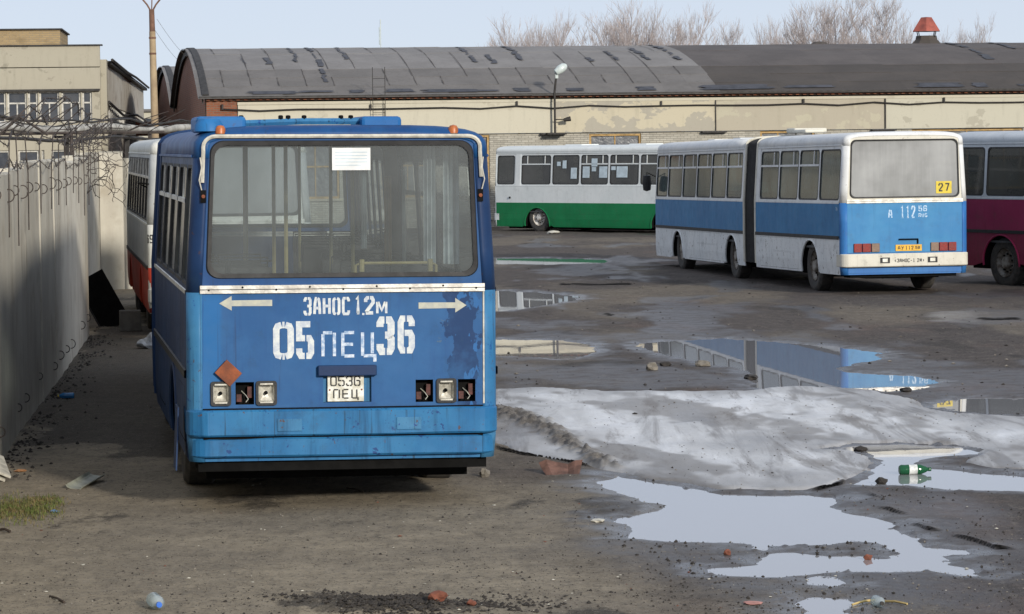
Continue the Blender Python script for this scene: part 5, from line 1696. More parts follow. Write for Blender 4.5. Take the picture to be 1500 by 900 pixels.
# side wall: corner pier, panels, strip windows
LP(MB().box((-.02, .36, 0), (.25, 1.6, 6.36)), 'corner_pier', M_CONC)
for k in range(8):
    y0 = 1.62 + 7.05 * k
    sw_ = LP(MB().box((-.2, y0, 0), (.16, y0 + 7.0, 3.6)), 'side_panel', M_CONCS)
    LP(MB().box((-.2, y0, 4.65), (.2, y0 + 7.0, 6.2)), 'side_panel', M_CONCS)
    wf = LP(MB().box((.05, y0 + .05, 3.62), (.12, y0 + 6.9, 4.64)), 'window', M_DGLASS)
    for q in range(5):
        LP(MB().box((.0, y0 + .1 + 1.7 * q, 3.61), (.18, y0 + .22 + 1.7 * q, 4.645)), 'mullion', M_WFRAME, wf)
LP(MB().box((-.02, 1.61, 6.21), (.4, 58.5, 6.34)), 'side_eaves', M_FASCIA)
LP(MB().tube([(.45, 1, 6.36), (.5, 20, 6.30), (.45, 35, 6.42), (.5, 58, 6.36)], .06, 5), 'loose_cable', M_IRON)
LP(MB().tube([(.3, 1, 4.75), (.32, 18, 4.4), (.3, 40, 4.65), (.32, 58, 4.5)], .06, 5), 'loose_cable', M_IRON)
LP(MB().box((.21, 40, 3.6), (1.3, 46, 4.3)), 'rusty_duct', M_RUST)
for i, (a, b, c, d) in enumerate(ops):
    f_ = MB()
    e = .07
    for lo, hi in (((a, .08, c), (a + e, .2, d)), ((b - e, .08, c), (b, .2, d)), ((a + e, .08, d - e), (b - e, .2, d)), ((a + e, .08, c), (b - e, .2, c + e))):
        f_.box(lo, hi)
    wf = LP(f_, 'window', M_WFRAME)
    LP(MB().box((a + e, .14, c + e), (b - e, .16, d - e)), 'pane', M_DGLASS, wf)
    if i < len(rowsW):
        zt = c + (d - c) * .6
        LP(MB().box((a + e, .1, zt), (b - e, .139, zt + .06)), 'transom', M_WFRAME, wf)
        if b - a > .6:
            LP(MB().box(((a + b) / 2 - .025, .1, c + e), ((a + b) / 2 + .025, .139, zt)), 'glazing_bar', M_WFRAME, wf)
LP(MB().box((lu(30), -.02, 1.92), (lu(56), .075, 2.35)), 'boarded_vent', F_LIGHT)

# low white shed far behind the pole
sh = empty('low_shed', tuple(at(222, 300, 185.0))[:2] + (0,), (0, 0, R(5)))
tag(sh, 'low whitish shed in the distance behind the pole', 'shed')
MB().box((-1.6, 0, 0), (2.2, 6, 5.1)).build('wall', F_LIGHT, sh)
MB().box((-1.8, -.2, 5.102), (2.4, 6.2, 5.25)).build('roof', FELT_L, sh)
MB().box((-.8, -.05, 3.9), (.2, -.005, 4.7)).build('window', M_DGLASS, sh)

# ================================================================== POLE
pp = at(230, 300, 100.0)
po = empty('utility_pole', (pp.x, 100.0, 0))
tag(po, 'tall brownish utility pole with a forked top behind the fence', 'pole')
M_POLE = plain('weathered_pole', (0.34, 0.26, 0.16), 0.8, 0.3, 1.2, color2=(0.25, 0.18, 0.11), bump=0.3, bscale=14)
M_POLED = plain('rusty_pole_top', (0.17, 0.09, 0.06), 0.8, 0.3, 4)
zt = at(230, 14, 100.0).z
MB().tube([(0, 0, -.3), (-.02, 0, 3), (-.05, 0, zt - .7)], [.14, .125, .1], 12).build('shaft', M_POLE, po, True)
hd = MB().tube([(-.05, 0, zt - .72), (-.06, 0, zt)], [.095, .085], 10).build('pole_head', M_POLED, po, True)
MB().tube([(-.06, 0, zt - .1), (-.2, 0, zt + .15), (-.42, 0, zt + .42)], .03, 6).build('lamp_arm', M_POLED, po)
MB().tube([(-.06, 0, zt - .1), (.08, 0, zt + .15), (.3, 0, zt + .42)], .03, 6).build('lamp_arm', M_POLED, po)
MB().tube([(-.06, 0, zt - .05), (-.04, 0, zt + .4)], .02, 6).build('top_spike', M_POLED, po)
for (b_, c_) in (((0, 0, zt - .6), at(272, 97, 135.0) - Vector((pp.x, 100.0, 0))), ((.1, 0, zt - .3), at(284, 92, 122.0) - Vector((pp.x, 100.0, 0)))):
    b_, c_ = Vector(b_), Vector(c_)
    MB().tube([b_.lerp(c_, q / 10) - Vector((0, 0, .15 * math.sin(PI * q / 10))) for q in range(11)], .006, 3).build('overhead_wire', M_SEAL, po)
for z0 in (zt - .9, zt - 1.4):
    MB().lathe([(.115, -.03), (.115, .03)], 10, Matrix.Translation((-.05, 0, z0))).build('pole_band', M_POLED, po)
# ================================================================== CONCRETE FENCE
WD = R(5.2)
wdir = Vector((-math.sin(WD), math.cos(WD), 0))
wn_ = Vector((math.cos(WD), math.sin(WD), 0))         # towards the yard
W0 = Vector((-4.9, 30.1, 0))
def fence_px(px):     # distance along the fence at which its foot crosses a picture column
    k = (px - 750) / F
    return (W0.x - k * W0.y) / (k * math.cos(WD) + math.sin(WD)) if True else 0
t = NT('fence_concrete')
n1 = t.noise(0.9, 5, 0.6)
n2 = t.noise(1.0, 6, 0.7, t.mapping((3, 3, 0.4)))
n3 = t.noise(18, 6, 0.7)
c = t.mix(t.step(n1, 0.35, 0.65), (0.55, 0.525, 0.45), (0.46, 0.435, 0.37))
c = t.mix(t.math('MULTIPLY', t.step(n2, 0.45, 0.7), 0.4), c, (0.38, 0.345, 0.29))
c = t.mix(t.math('MULTIPLY', t.step(n3, 0.6, 0.75), 0.4), c, (0.12, 0.11, 0.095))
n4 = t.noise(1.6, 4, 0.6, t.mapping((1, 1, 1), (5, 5, 9)))
c = t.mix(t.math('MULTIPLY', t.step(n4, 0.5, 0.7), 0.5), c, (0.3, 0.255, 0.19))
v = t.math('MULTIPLY_ADD', t.rand(), 0.24, 0.88)
cc = t.n('ShaderNodeCombineColor')
for i in range(3): t.put(cc.inputs[i], v)
c = t.mix(1.0, c, cc.outputs[0], 'MULTIPLY')
M_FENCE = t.done(t.bsdf(c, 0.88, 0, 0.3, t.bump(n3, 0.4, 0.012)))
FE = empty('concrete_fence', (W0.x, W0.y, 0), (0, 0, WD))     # local y runs along the fence, +x to the yard
tag(FE, 'tall grey concrete panel fence with rusty loops and barbed wire rods, left edge', 'fence')
FP = lambda mb, n, m, p=FE, **k: mb.build(n, m, p, **k)
frn = random.Random(3)
# panel edges along the fence (metres from the picture's left edge)
edges = [-14.2, -11.6, -9.0, -6.4, -3.9, -1.2, 1.7, 3.8, 6.4, 9.3, 12.3, 15.6, 19.3]
loops = []
for i in range(len(edges) - 1):
    a, b = edges[i], edges[i + 1]
    top = 2.74 + (0.06 if i in (7, 8, 9, 10, 11) else 0) + frn.uniform(-.025, .03)
    ox = frn.uniform(-.012, .02)
    mb = MB()
    # slab with a shallow rib at one edge and slight wave, rough foot
    n = 8
    rows = []
    for q in range(n + 1):
        y = a + .02 + (b - a - .04) * q / n
        e = ox + 0.0 + .006 * math.sin(q * 1.7 + i)
        rows.append([(-.14, y, -.3), (e, y, -.3), (e, y, .8), (e + .004, y, 1.7), (e, y, top - .02 + frn.uniform(-.012, .008)), (e - .02, y, top + frn.uniform(-.01, .01)), (-.14, y, top)])
    mb.grid(rows, True)
    k = 7
    mb.f.append(tuple(range(k)))
    mb.f.append(tuple(n * k + j for j in range(k)))
    FP(mb, 'fence_panel', M_FENCE)
    for q in (.22, .78):
        loops.append((a + (b - a) * q, 2.5 + frn.uniform(-.03, .05), ox))
        loops.append((a + (b - a) * q + frn.uniform(-.1, .1), .3 + frn.uniform(-.03, .06), ox))
# set back second run and its end return
for i, (a, b) in enumerate(((19.35, 24.0), (24.02, 29.0), (29.02, 35.5))):
    FP(MB().box((-.62, a, -.3), (-.44, b, 2.8 + .04 * i)), 'fence_panel', M_FENCE)
    loops.append(((a + b) / 2, 2.52, -.44))
FP(MB().box((-.44, 35.52, -.3), (1.4, 35.68, 2.75)), 'fence_panel', M_FENCE)
FP(MB().box((-.43, 35.3, -.3), (.05, 35.515, 2.9)), 'end_post', M_FENCE)
for (y, z, ox) in loops:
    if z < 1 and frn.random() < .3: continue
    pts = []
    r_ = frn.uniform(.032, .06) if z < 1 else frn.uniform(.045, .07)
    tw = frn.uniform(-.5, .5)
    for k in range(10):
        a = R(-105 + 210 * k / 9)
        pts.append((ox + .0 + r_ * .9 * (math.cos(a) + .25), y + r_ * .5 * math.sin(a) * math.sin(tw + .8), z + r_ * math.sin(a)))
    FP(MB().tube(pts, .0065, 5), 'lifting_loop', M_WIRE)
# rods that carry the wire: upright, then kinked over the yard
rods = []
ypos = [-1.0, .6, 2.0, 3.7, 6.0, 8.2, 9.9, 11.8, 13.8, 15.4, 17.2, 18.8, 21, 23.2, 25.4, 27.6, 30, 32, 34]
for i, y in enumerate(ypos):
    ox = .02 if y < 19.3 else -.42
    lean = frn.uniform(-.12, .12)
    zt = 3.05 + frn.uniform(-.05, .08)
    z0 = 2.12 + frn.uniform(-.2, .25)
    k = frn.uniform(.25, .6)
    top = (ox + lean * .3 + k * .9, y + lean + frn.uniform(-.1, .9), zt + k * .75)
    pts = [(ox + .03, y, z0), (ox + .035, y + lean * .5, 2.7), (ox + .04 + lean * .3, y + lean, zt - .04), (ox + .07 + lean * .3, y + lean + .02, zt + .02), top]
    FP(MB().tube(pts, .007, 5), 'wire_rod', M_WIRE)
    rods.append(pts)
for lvl in range(4):
    pts = []
    for p in rods:
        a = [Vector(p[2]) - Vector((0, 0, .22)), Vector(p[3]), Vector(p[3]).lerp(Vector(p[4]), .5), Vector(p[4])][lvl]
        if pts:
            m_ = (pts[-1] + a) / 2 - Vector((frn.uniform(-.05, .05), 0, frn.uniform(.02, .14)))
            pts.append(m_)
        pts.append(a)
    w_ = MB().tube(pts, .006, 4)
    for q in range(len(pts) - 1):       # barbs
        for s in range(5):
            c_ = pts[q].lerp(pts[q + 1], (s + .5) / 5)
            d_ = Vector((frn.uniform(-1, 1), frn.uniform(-.4, .4), frn.uniform(-1, 1))).normalized() * .03
            w_.tube([c_ - d_, c_ + d_], .003, 3, False)
    FP(w_, 'barbed_wire', M_WIRE)
# tangle of loose wire over the far run
for k in range(40):
    y = frn.uniform(19, 35)
    pts = []
    p = Vector((frn.uniform(-.5, .3), y, frn.uniform(2.3, 3.1)))
    d = Vector((frn.uniform(-1, 1), frn.uniform(-1, 1), frn.uniform(-.6, .8)))
    for s in range(9):
        pts.append(p.copy())
        d = (d + Vector((frn.uniform(-1, 1), frn.uniform(-1, 1), frn.uniform(-1, 1))) * .8).normalized()
        p = p + d * .1
        p.x = max(-.4, min(.7, p.x))
    FP(MB().tube(pts, .006, 4), 'loose_wire', M_WIRE)

# ================================================================== HEATING PIPES BEHIND THE FENCE
M_LAG = plain('pipe_lagging', (0.48, 0.47, 0.43), 0.6, 0.3, 1.5, color2=(0.28, 0.27, 0.24), bump=0.4, bscale=5, bdist=0.03)
A, B = at(-60, 188, 66.0), at(300, 189, 100.0)
pr = empty('heating_pipe', (A.x, A.y, 0))
tag(pr, 'pale lagged heating pipe carried on posts behind the fence', 'pipe')
o_ = Vector((A.x, A.y, 0))
pts = [A.lerp(B, q / 12) - o_ + Vector((0, 0, .05 * math.sin(q * 1.3))) for q in range(13)]
MB().tube(pts, .11, 10).build('lagged_pipe', M_LAG, pr, True)
MB().tube([p + Vector((.1, .5, -.26)) for p in pts], .045, 6).build('thin_pipe', M_IRON, pr, True)
MB().tube([p + Vector((.1, .3, .2 + .06 * math.sin(i * 2.1))) for i, p in enumerate(pts)], .03, 6).build('cable', M_IRON, pr, True)
MB().tube([p + Vector((.1, .6, .14 + .1 * math.sin(i * 1.4 + 1))) for i, p in enumerate(pts)], .02, 6).build('cable', M_IRON, pr, True)
for q in (1, 4, 7, 10):
    p = pts[q]
    MB().box((p.x - .06, p.y + .14, 0), (p.x + .06, p.y + .28, p.z + .05)).build('support_post', M_IRON, pr)
    MB().box((p.x - .25, p.y - .15, p.z - .2), (p.x + .25, p.y + .135, p.z - .13)).build('support_saddle', M_IRON, pr)
# heap of reinforcing bars on the pipe bridge: thin leaning bars with a dark tent shape
hp = at(30, 172, 64.0)
bars = empty('scrap_bars', (hp.x, hp.y, 0))
tag(bars, 'tangle of dark scrap rods leaning over the pipe at the far left', 'scrap')
for k in range(22):
    x = frn.uniform(-1.0, 2.9)
    z = frn.uniform(3.25, 3.55)
    a = frn.uniform(-.5, .8)
    L_ = frn.uniform(.3, .9)
    MB().tube([(x, frn.uniform(-.3, .3), z), (x + L_ * math.cos(a), frn.uniform(-.3, .3), z + L_ * .5 * math.sin(a + .3))], .009, 4).build('scrap_rod', M_WIRE, bars)
MB().tube([(-.5, 0, 3.2), (-.02, 0, 3.62), (.55, 0, 3.25)], .03, 5).build('scrap_angle', M_WIRE, bars)
for x in (-.8, 1.0, 2.6):
    MB().tube([(x, .2, 0), (x, .2, 3.3)], .04, 6).build('rack_post', M_WIRE, bars)
MB().tube([(-1.1, .2, 3.28), (2.9, .2, 3.28)], .035, 6).build('rack_beam', M_WIRE, bars)

# ================================================================== BARE TREES
M_BARK = plain('bare_twigs', (0.42, 0.37, 0.355), 0.9, 0.2, 3, bump=0)
def tree_mesh(seed, h, spread, depth=6, lean=0.0):
    rn = random.Random(seed)
    trunk, crown = MB(), MB()
    def grow(p, d, L, r, lvl):
        n = 4
        pts = [p.copy()]
        rs = [r]
        for k in range(n):
            d = (d + Vector((rn.gauss(0, .11) + lean * .05, rn.gauss(0, .11), rn.gauss(.04, .05)))).normalized()
            p = p + d * (L / n)
            pts.append(p.copy())
            rs.append(r * (1 - .45 * (k + 1) / n))
        (trunk if lvl < 2 else crown).tube(pts, rs, 6 if lvl < 2 else 3, False)
        if lvl >= depth: return
        nb_ = 3
        for k in range(nb_):
            f = rn.uniform(.35, 1.0)
            i = min(n - 1, int(f * n))
            q = pts[i].lerp(pts[i + 1], f * n - i if f < 1 else 1)
            az = rn.uniform(0, 2 * PI)
            up = rn.uniform(.35, .85)
            nd = (d * (1.15 - .35 * spread) + Vector((math.cos(az) * spread, math.sin(az) * spread, up * .5)) * .75).normalized()
            grow(q, nd, L * rn.uniform(.55, .8), max(r * .48, .0065), lvl + 1)
        grow(pts[-1], (d + Vector((rn.gauss(0, .25), rn.gauss(0, .25), .1))).normalized(), L * .72, r * .55, lvl + 1)
    grow(Vector((0, 0, -.2)), Vector((0, 0, 1)), h * .36, h * .018, 0)
    return trunk, crown
TREES = [(760, 50, 150, 1.0, 'lowest bare tree above the grey roof, first from the left'), (800, 45, 158, 1.0, 'bare tree left of the widest bare crown above the roof'), (853, 39, 160, 1.3, 'widest bare tree of the left clump, above the light grey roof'),
         (928, 27, 155, 1.1, 'tall bare tree above the middle of the roof'), (985, 34, 160, .9, 'bare tree right of the tall one above the roof middle'), (1036, 51, 165, .7, 'small bare tree just left of the roof colour change'),
         (1131, 49, 170, .4, 'thin small bare tree at the foot of the tallest trees'), (1192, 10, 160, 1.2, 'tallest bare tree left of the red roof ventilator'), (1248, 14, 158, 1.1, 'wind swept bare tree next to the tallest one'),
         (1304, 46, 165, 1.0, 'bushy low bare tree immediately left of the red roof ventilator'), (1402, 52, 172, .6, 'small bare tree right of the red roof ventilator')]
protos = [tree_mesh(s, 8.0, sp) for s, sp in ((1, .7), (2, .8), (5, .9))]
pm_ = []
for tr_, cr_ in protos:
    a = tr_.build('trunk', M_BARK, None)
    b = cr_.build('crown', M_BARK, None)
    zmax = float(np.percentile([v.co.z for v in b.data.vertices], 96))
    col.objects.unlink(a)
    col.objects.unlink(b)
    pm_.append((a, b, zmax))
for i, (px, py, Y, wf_, lab) in enumerate(TREES):
    top = at(px, py, Y)
    e = empty('bare_tree', (top.x, Y, 0), (0, 0, rnd.uniform(0, 6.28)))
    tag(e, lab, 'tree', 'bare trees behind the warehouse')
    a, b, zm = pm_[i % 3]
    s = top.z / zm
    ws = s * (.45 + .3 * wf_) 
    share(a, 'trunk', e, scale=(ws, ws, s))
    share(b, 'crown', e, scale=(ws, ws, s))

# ================================================================== LITTER AND SMALL THINGS
def put(px, py, dz=0.0):
    p = on_ground(px, py)
    return Vector((p.x, p.y, ground_z(p.x, p.y) + dz))
def plastic(name, colr, alpha=.35, rough=.15):
    t = NT(name)
    tr = t.n('ShaderNodeBsdfTransparent')
    tr.inputs[0].default_value = (*[min(1, c_ * 1.6 + .2) for c_ in colr], 1)
    m1 = t.n('ShaderNodeMixShader')
    m1.inputs[0].default_value = 1 - alpha
    t.t.links.new(tr.outputs[0], m1.inputs[1])
    t.t.links.new(t.bsdf(colr, rough, 0, .5, t.bump(t.noise(30, 2), .3, .01)), m1.inputs[2])
    return t.done(m1.outputs[0])
PET_G = plastic('green_plastic', (0.014, 0.11, 0.045), .3)
PET_B = plastic('blue_plastic', (0.04, 0.22, 0.5), .15)
PET_C = plastic('clear_plastic', (0.45, 0.5, 0.52), .45)
M_CAPB = plain('blue_cap', (0.02, 0.13, 0.55), .4, .1)
M_CAPY = plain('yellow_cap', (0.6, 0.45, 0.02), .4, .1)
M_LABELP = plain('bottle_label', (0.6, 0.62, 0.6), .6, .3, 20)
def bottle(px, py, ang, body, cap, label, L=.3, r=.045, lab=None, tilt=0):
    p = put(px, py, r * .9)
    o = empty('plastic_bottle', p, (0, R(90 - tilt), ang))
    tag(o, label, 'bottle', 'bottles thrown on the ground')
    pr_ = [(0, 0), (r * .75, .0), (r, .015), (r * .96, L * .2), (r, L * .25), (r * .93, L * .45), (r, L * .6), (r * .98, L * .68), (r * .6, L * .84), (r * .3, L * .92), (r * .3, L * .96)]
    MB().lathe(pr_, 16, Matrix.Translation((0, 0, -L / 2))).build('body', body, o, True)
    MB().lathe([(r * .38, L * .93), (r * .38, L * 1.02), (0, L * 1.021)], 12, Matrix.Translation((0, 0, -L / 2))).build('cap', cap, o, True)
    if lab: MB().lathe([(r * 1.012, L * .3), (r * .96, L * .42), (r * 1.012, L * .56)], 16, Matrix.Translation((0, 0, -L / 2))).build('label_wrap', lab, o, True)
    return o
bottle(1340, 695, R(6), PET_G, PET_G, 'green plastic bottle lying in the puddle at the right', .28, .046, M_LABELP)
bottle(97, 586, R(184), PET_B, M_CAPY, 'blue plastic bottle with yellow cap by the fence foot', .19, .036)
bottle(229, 897, R(-75), PET_C, M_CAPB, 'clear plastic bottle with blue cap at the bottom edge', .26, .048)
bottle(1287, 893, R(-80), PET_C, M_IRON, 'small clear bottle between two straws beside the bottom puddle', .16, .035)
def stick(p, q, r, name, lab, mat):
    a, b = put(*p, r), put(*q, r)
    o = MB().tube([Vector((0, 0, 0)), (b - a) * .5 + Vector((0, 0, r)), b - a], r, 5).build(name, mat)
    o.location = a
    tag(o, lab, 'stick', 'dry stalks on the ground')
M_STRAW = plain('straw', (0.45, 0.34, 0.14), .8, .2)
M_TWIG = plain('dark_twig', (0.05, 0.035, 0.025), .9, .3)
stick((1248, 889), (1282, 885), .008, 'dry_straw', 'yellow straw pointing left from the small clear bottle', M_STRAW)
stick((1294, 887), (1329, 892), .008, 'dry_straw', 'yellow straw pointing right from the small clear bottle', M_STRAW)
stick((73, 880), (94, 888), .008, 'fallen_twig', 'short dark twig at the lower left of the dry soil', M_TWIG)
stick((508, 721), (532, 726), .008, 'fallen_twig', 'dark twig lying in front of the near bus', M_TWIG)
stick((0, 782), (15, 784), .011, 'fallen_twig', 'dark stick at the left edge below the grass', M_TWIG)
# bent rusty sheet
p = put(823, 697)
sh_ = MB()
rows = []
for i in range(7):
    x = -.14 + .28 * i / 6
    rows.append([(x * (1 + .1 * j), -.12 + .24 * j / 4 , .012 + .02 * math.sin(i * 1.3) * (j / 4) + .05 * (j / 4) ** 2 + .01 * (i % 2)) for j in range(5)])
o = sh_.grid(rows).build('rusty_sheet', plain('brown_red_sheet', (0.15, 0.078, 0.058), .8, .4, 12), None, False, .004)
o.location = p
o.rotation_euler = (R(12), 0, R(4))
tag(o, 'crumpled brown red sheet lying by the edge of the ice', 'scrap sheet')
# metal trough piece
p = put(125, 714)
rows = []
for j in range(2):
    y = (-.36, .36)[j]
    rows.append([(-.075, y, .05), (-.06, y, .03), (-.03, y, .022), (.03, y, .022), (.06, y, .03), (.075, y, .05)])
o = MB().grid(rows).build('gutter_piece', plain('dull_zinc', (0.26, 0.27, 0.22), .55, .3, 6), None, False, .006)
o.location = p
o.rotation_euler = (R(3), R(8), R(-8))
tag(o, 'short bent zinc gutter piece lying on the dirt by the fence', 'scrap metal')
# slate boards at the left edge
for k, (dx, dz, lab) in enumerate(((0, .0, 'undermost grey board of the small stack leaning at the left edge'), (.03, .03, 'middle grey board of the small stack leaning at the left edge'), (.06, .06, 'topmost pale board of the small stack leaning at the left edge'))):
    p = put(0, 706)
    o = MB().box((-.06, -.32, -.011), (.06, .32, .011)).build('broken_board', plain('grey_board', (0.36 + .05 * k, 0.34 + .05 * k, 0.28 + .05 * k), .85, .3, 9), None, bevel=.003)
    o.location = p + Vector((-.05 + dx, 0, .06 + dz))
    o.rotation_euler = (R(12), R(24), R(12 + 4 * k))
    tag(o, lab, 'board', 'boards at the left edge')
# dark panel leaning in the corner behind the block
p = put(172, 480)
dk = empty('leaning_panel', (p.x, p.y, p.z), (0, 0, R(6)))
tag(dk, 'black panel leaning against the fence in the dark corner', 'panel')
Mx = Matrix.Rotation(R(-28), 4, 'Y')
MB().box((-.24, -.02, .0), (.24, .03, .95), Mx).build('sheet', M_CHASSIS, dk)
MB().box((-.27, -.03, .0), (-.24, .04, .97), Mx).build('edge_strip', M_BLACK, dk)
p = put(191, 487)
o = MB().box((-.17, -.15, 0), (.17, .15, .33)).build('concrete_block', plain('dirty_block', (0.12, 0.115, 0.1), .9, .3, 5), None, bevel=.015)
o.location = p
o.rotation_euler = (0, 0, R(9))
tag(o, 'square concrete block on the ground below the leaning black panel', 'block')
p = put(203, 470)
o = MB().tube([(0, 0, 0), (.03, .1, .55), (.0, .2, 1.1)], .03, 6).build('iron_post', M_IRON)
o.location = p
tag(o, 'thin iron post standing behind the concrete block', 'post')
# torn plastic bag
p = put(219, 512)
bm_ = bmesh.new()
bmesh.ops.create_icosphere(bm_, subdivisions=3, radius=.16)
for v in bm_.verts:
    n_ = mnoise.noise(v.co * 9) * .06 + mnoise.noise(v.co * 23 + Vector((3, 1, 2))) * .03
    v.co += v.co.normalized() * n_
    v.co = Vector((v.co.x * 1.1, v.co.y * 1.1, max(-.05, v.co.z) * (1.2 if v.co.x > 0 else .6)))
me = bpy.data.meshes.new('plastic_bag')
bm_.to_mesh(me); bm_.free()
me.materials.append(plain('grey_film', (0.34, 0.35, 0.36), .35, .3, 12))
o = bpy.data.objects.new('plastic_bag', me)
col.objects.link(o)
o.location = p + Vector((0, 0, .05))
tag(o, 'crumpled grey plastic bag beside the rear of the near bus, by the fence lane', 'bag')
# brick lumps and stones one can pick out
M_BRK = plain('brick_red', (0.21, 0.07, 0.04), .85, .3, 14, bump=.4)
M_STONE = plain('grey_stone', (0.2, 0.18, 0.15), .9, .3, 12, bump=.4)
M_CLOD = plain('dark_clod', (0.035, 0.03, 0.026), .95, .3, 12, bump=.4)
M_PALE = plain('pale_scrap', (0.6, 0.57, 0.48), .8, .2)
def lump(px, py, sx_, sy_, sz_, mat, name, lab, cat, seed, grp=None):
    bm_ = bmesh.new()
    bmesh.ops.create_icosphere(bm_, subdivisions=2, radius=1)
    for v in bm_.verts:
        f = 1 + mnoise.noise(v.co * 1.4 + Vector((seed, seed * 2, 0))) * .45
        v.co = Vector((v.co.x * sx_ * f, v.co.y * sy_ * f, v.co.z * sz_ * f))
    me = bpy.data.meshes.new(name)
    bm_.to_mesh(me); bm_.free()
    me.materials.append(mat)
    o = bpy.data.objects.new(name, me)
    col.objects.link(o)
    o.location = put(px, py, sz_ * .6)
    tag(o, lab, cat, grp)
lump(643, 897, .06, .06, .035, M_BRK, 'brick_fragment', 'largest red brick fragment in the dark mud at the bottom edge', 'brick', 1, 'brick fragments')
lump(691, 899, .03, .03, .02, M_BRK, 'brick_fragment', 'small red brick fragment right of the largest one in the mud', 'brick', 2, 'brick fragments')
lump(1066, 816, .028, .03, .026, M_BRK, 'brick_fragment', 'small red brick fragment on mud left of the puddle island', 'brick', 3, 'brick fragments')
lump(1272, 820, .03, .03, .026, M_BRK, 'brick_fragment', 'red brick fragment on the mud island in the large puddle', 'brick', 4, 'brick fragments')
lump(710, 701, .045, .05, .05, M_STONE, 'stone', 'lone brownish stone on the ground right below the near bus corner', 'stone', 5, 'loose stones')
lump(1030, 538, .11, .14, .045, M_STONE, 'stone', 'pale stone at the lower shore of the puddle mirroring the bus', 'stone', 6, 'loose stones')
lump(955, 546, .08, .08, .06, M_STONE, 'stone', 'round yellowish stone on wet ground before the mirroring puddle', 'stone', 7, 'loose stones')
lump(975, 539, .08, .08, .035, M_CLOD, 'earth_clod', 'dark clod on wet ground before the mirroring puddle', 'clod', 8, 'earth clods')
lump(1100, 556, .09, .18, .04, M_CLOD, 'earth_clod', 'dark clod standing in the puddle that mirrors the bus', 'clod', 9, 'earth clods')
lump(1292, 709, .05, .06, .035, M_CLOD, 'earth_clod', 'dark clod in the water left of the green bottle', 'clod', 10, 'earth clods')
lump(1327, 576, .07, .12, .03, M_CLOD, 'earth_clod', 'dark clod at the foot of the puddle under the blue bus tail', 'clod', 11, 'earth clods')
lump(1260, 661, .06, .08, .03, M_CLOD, 'earth_clod', 'dark clod on the ice left of the wet brown patch', 'clod', 12, 'earth clods')
lump(664, 690, .055, .06, .02, M_STRAW, 'wood_offcut', 'light wood offcut on the dark ground under the near bus, right one', 'wood', 13, 'wood offcuts under the bus')
lump(578, 688, .07, .07, .02, plain('wood_brown', (0.28, 0.17, 0.1), .8), 'wood_offcut', 'brownish wood offcut in the shadow under the near bus, left one', 'wood', 14, 'wood offcuts under the bus')
lump(876, 768, .05, .07, .014, M_PALE, 'paper_scrap', 'white paper scrap left of the large puddle', 'scrap', 15, 'paper scraps')
lump(1103, 889, .06, .07, .008, plain('pink_scrap', (0.5, 0.24, 0.2), .8), 'paper_scrap', 'pinkish paper scrap near the bottom puddle', 'scrap', 16, 'paper scraps')
lump(811, 343.5, .2, .3, .06, M_PALE, 'paper_scrap', 'white scrap on the ground before the green bus wheel', 'scrap', 17, 'paper scraps')
lump(30, 695, .05, .08, .012, plain('orange_scrap', (0.5, 0.24, 0.1), .8), 'paper_scrap', 'orange scrap on the soil near the fence foot', 'scrap', 18, 'paper scraps')
lump(80, 756, .035, .04, .014, plain('blue_scrap', (0.1, 0.22, 0.45), .7), 'paper_scrap', 'small blue scrap beside the grass tuft', 'scrap', 19, 'paper scraps')
lump(745, 519, .02, .02, .02, M_CLOD, 'earth_clod', 'small clod between near bus and cream puddle', 'clod', 20, 'earth clods')

# uncounted grit, clods and paper specks
def scatter(name, n, mat, smin, smax, where, label, cat, seed, flat=.7):
    rs_ = np.random.RandomState(seed)
    V, Fq = [], []
    base_v = np.array([(1, 0, 0), (0, 1, 0), (-1, 0, 0), (0, -1, 0), (0, 0, 1), (0, 0, -1)], float)
    base_f = [(0, 1, 4), (1, 2, 4), (2, 3, 4), (3, 0, 4), (1, 0, 5), (2, 1, 5), (3, 2, 5), (0, 3, 5)]
    cnt = 0
    tries = 0
    while cnt < n and tries < n * 12:
        tries += 1
        q = where(rs_)
        if q is None: continue
        p = on_ground(*q)
        if mnoise.noise(Vector((p.x * 1.3, p.y * .6, seed))) + .5 * mnoise.noise(Vector((p.x * 4, p.y * 2, seed))) < (rs_.uniform(-.25, .45) if smax > .006 else -.6): continue
        z = ground_z(p.x, p.y)
        if z <= 0.001 or (on_ice(p.x, p.y) and rs_.rand() < .94): continue
        s = smin + (smax - smin) * rs_.rand() ** 3
        b = base_v * (s * (0.6 + 0.8 * rs_.rand(6, 1))) * np.array([1, 1, flat])
        a = rs_.rand() * 6.28
        rot = np.array([[math.cos(a), -math.sin(a), 0], [math.sin(a), math.cos(a), 0], [0, 0, 1]])
        b = b @ rot + np.array([p.x, p.y, z + s * .2])
        o = len(V) 
        V += [tuple(r) for r in b]
        Fq += [tuple(i + o for i in f) for f in base_f]
        cnt += 1
    me = bpy.data.meshes.new(name)
    me.from_pydata(V, [], Fq)
    me.materials.append(mat)
    o = bpy.data.objects.new(name, me)
    col.objects.link(o)
    tag(o, label, cat, None, 'stuff')
def w_front(rs): return (rs.uniform(-60, 1560), 560 + 345 * rs.rand() ** .6)
def w_near(rs): return (rs.uniform(-40, 1540), 690 + 215 * rs.rand() ** .7)
def w_mud(rs): return (rs.normal(590, 95), rs.normal(892, 8))
def w_mid(rs): return (rs.uniform(730, 1560), rs.uniform(350, 620))
def w_right(rs): return (rs.normal(1120, 220), rs.uniform(690, 900))
def w_fence(rs):
    s_ = rs.uniform(-3, 22)
    q = W0 + wdir * s_ + wn_ * (abs(rs.normal(0, .22)) + .03)
    a, b = to_px(np.array([q.x]), np.array([q.y]), np.array([0.0]))
    return (float(a[0]), float(b[0]))
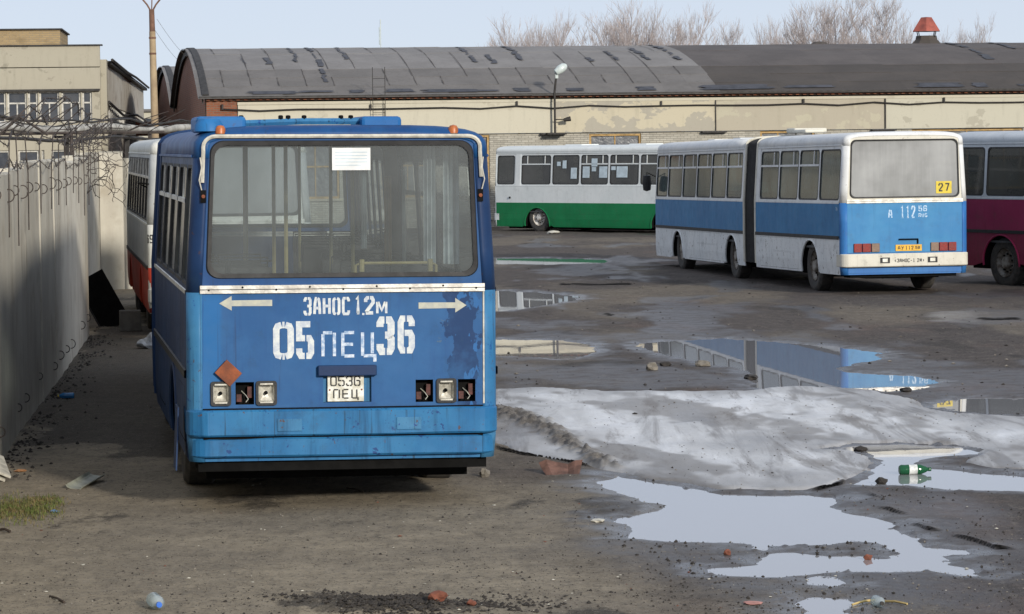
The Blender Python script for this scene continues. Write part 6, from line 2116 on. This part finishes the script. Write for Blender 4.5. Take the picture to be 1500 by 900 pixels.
scatter('gravel', 2200, M_CLOD, .002, .011, w_front, 'fine dark grit strewn over the foreground', 'gravel', 1)
scatter('gravel', 2000, M_STONE, .003, .010, w_front, 'fine pale grit strewn over the foreground', 'gravel', 2)
scatter('gravel', 6500, M_CLOD, .0015, .0055, w_near, 'very fine dark grit on the dry soil', 'gravel', 31, .6)
scatter('gravel', 3500, M_STONE, .0015, .005, w_near, 'very fine pale grit on the dry soil', 'gravel', 32, .6)
scatter('mud_crumbs', 2600, M_CLOD, .004, .02, w_mud, 'black crumbly mud at the bottom edge of the picture', 'mud', 3)
scatter('mud_crumbs', 600, M_CLOD, .004, .018, w_right, 'dark crumbs round the foreground puddle', 'mud', 4)
scatter('gravel', 420, M_CLOD, .008, .035, w_mid, 'dark lumps over the middle of the yard', 'gravel', 5, .45)
scatter('gravel', 160, M_STONE, .01, .035, w_mid, 'pale lumps over the middle of the yard', 'gravel', 6, .45)
scatter('litter_specks', 110, M_PALE, .006, .02, w_front, 'tiny pale litter specks over the foreground', 'litter', 7, .3)
scatter('litter_specks', 40, M_BRK, .006, .018, w_front, 'tiny orange specks over the foreground', 'litter', 8, .4)
scatter('fence_debris', 800, M_CLOD, .004, .028, w_fence, 'dark earth and rubble along the foot of the fence', 'rubble', 9)
scatter('fence_debris', 160, M_STONE, .006, .03, w_fence, 'pale rubble along the foot of the fence', 'rubble', 10)

def w_ice(rs): return (rs.uniform(728, 1500), rs.uniform(575, 722))
def scatter_ice():
    global on_ice
    keep_ = on_ice
    on_ice = lambda x, y: not keep_(x, y)
    scatter('ice_grit', 600, M_CLOD, .002, .010, w_ice, 'dark grit frozen into the sheet of ice', 'grit', 41, .5)
    scatter('ice_grit', 150, M_STONE, .004, .016, w_ice, 'pale grit frozen into the sheet of ice', 'grit', 42, .5)
    on_ice = keep_
scatter_ice()
# grass tuft at the left edge
gr = random.Random(9)
mbg = MB()
def blade(p, h, mat=None):
    a = gr.uniform(0, 6.28)
    d = Vector((math.cos(a), math.sin(a), 0))
    s = Vector((-d.y, d.x, 0)) * gr.uniform(.002, .004)
    k = gr.uniform(.3, 1.0)
    p1 = p + d * h * .3 * k + Vector((0, 0, h * .6))
    p2 = p + d * h * .9 * k + Vector((0, 0, h * .85))
    mbg.add([p - s, p + s, p1 + s * .8, p1 - s * .8, p2], [(0, 1, 2, 3), (3, 2, 4)])
for k in range(2600):
    px = gr.gauss(28, 34)
    py = gr.gauss(752, 8)
    if px > 95 or px < -60: continue
    p = put(px, py)
    blade(p, gr.uniform(.01, .055))
for k in range(500):
    px = gr.gauss(65, 15)
    py = gr.gauss(739, 3)
    blade(put(px, py), gr.uniform(.01, .035))
t = NT('thin_grass')
nn = t.noise(9, 4, .6)
M_GRASS = t.done(t.bsdf(t.mix(t.step(nn, .4, .62), (0.10, 0.13, 0.035), (0.17, 0.13, 0.06)), .8, 0, .2))
o = mbg.build('grass', M_GRASS)
tag(o, 'thin patch of short green and brown grass at the left edge', 'grass', None, 'stuff')
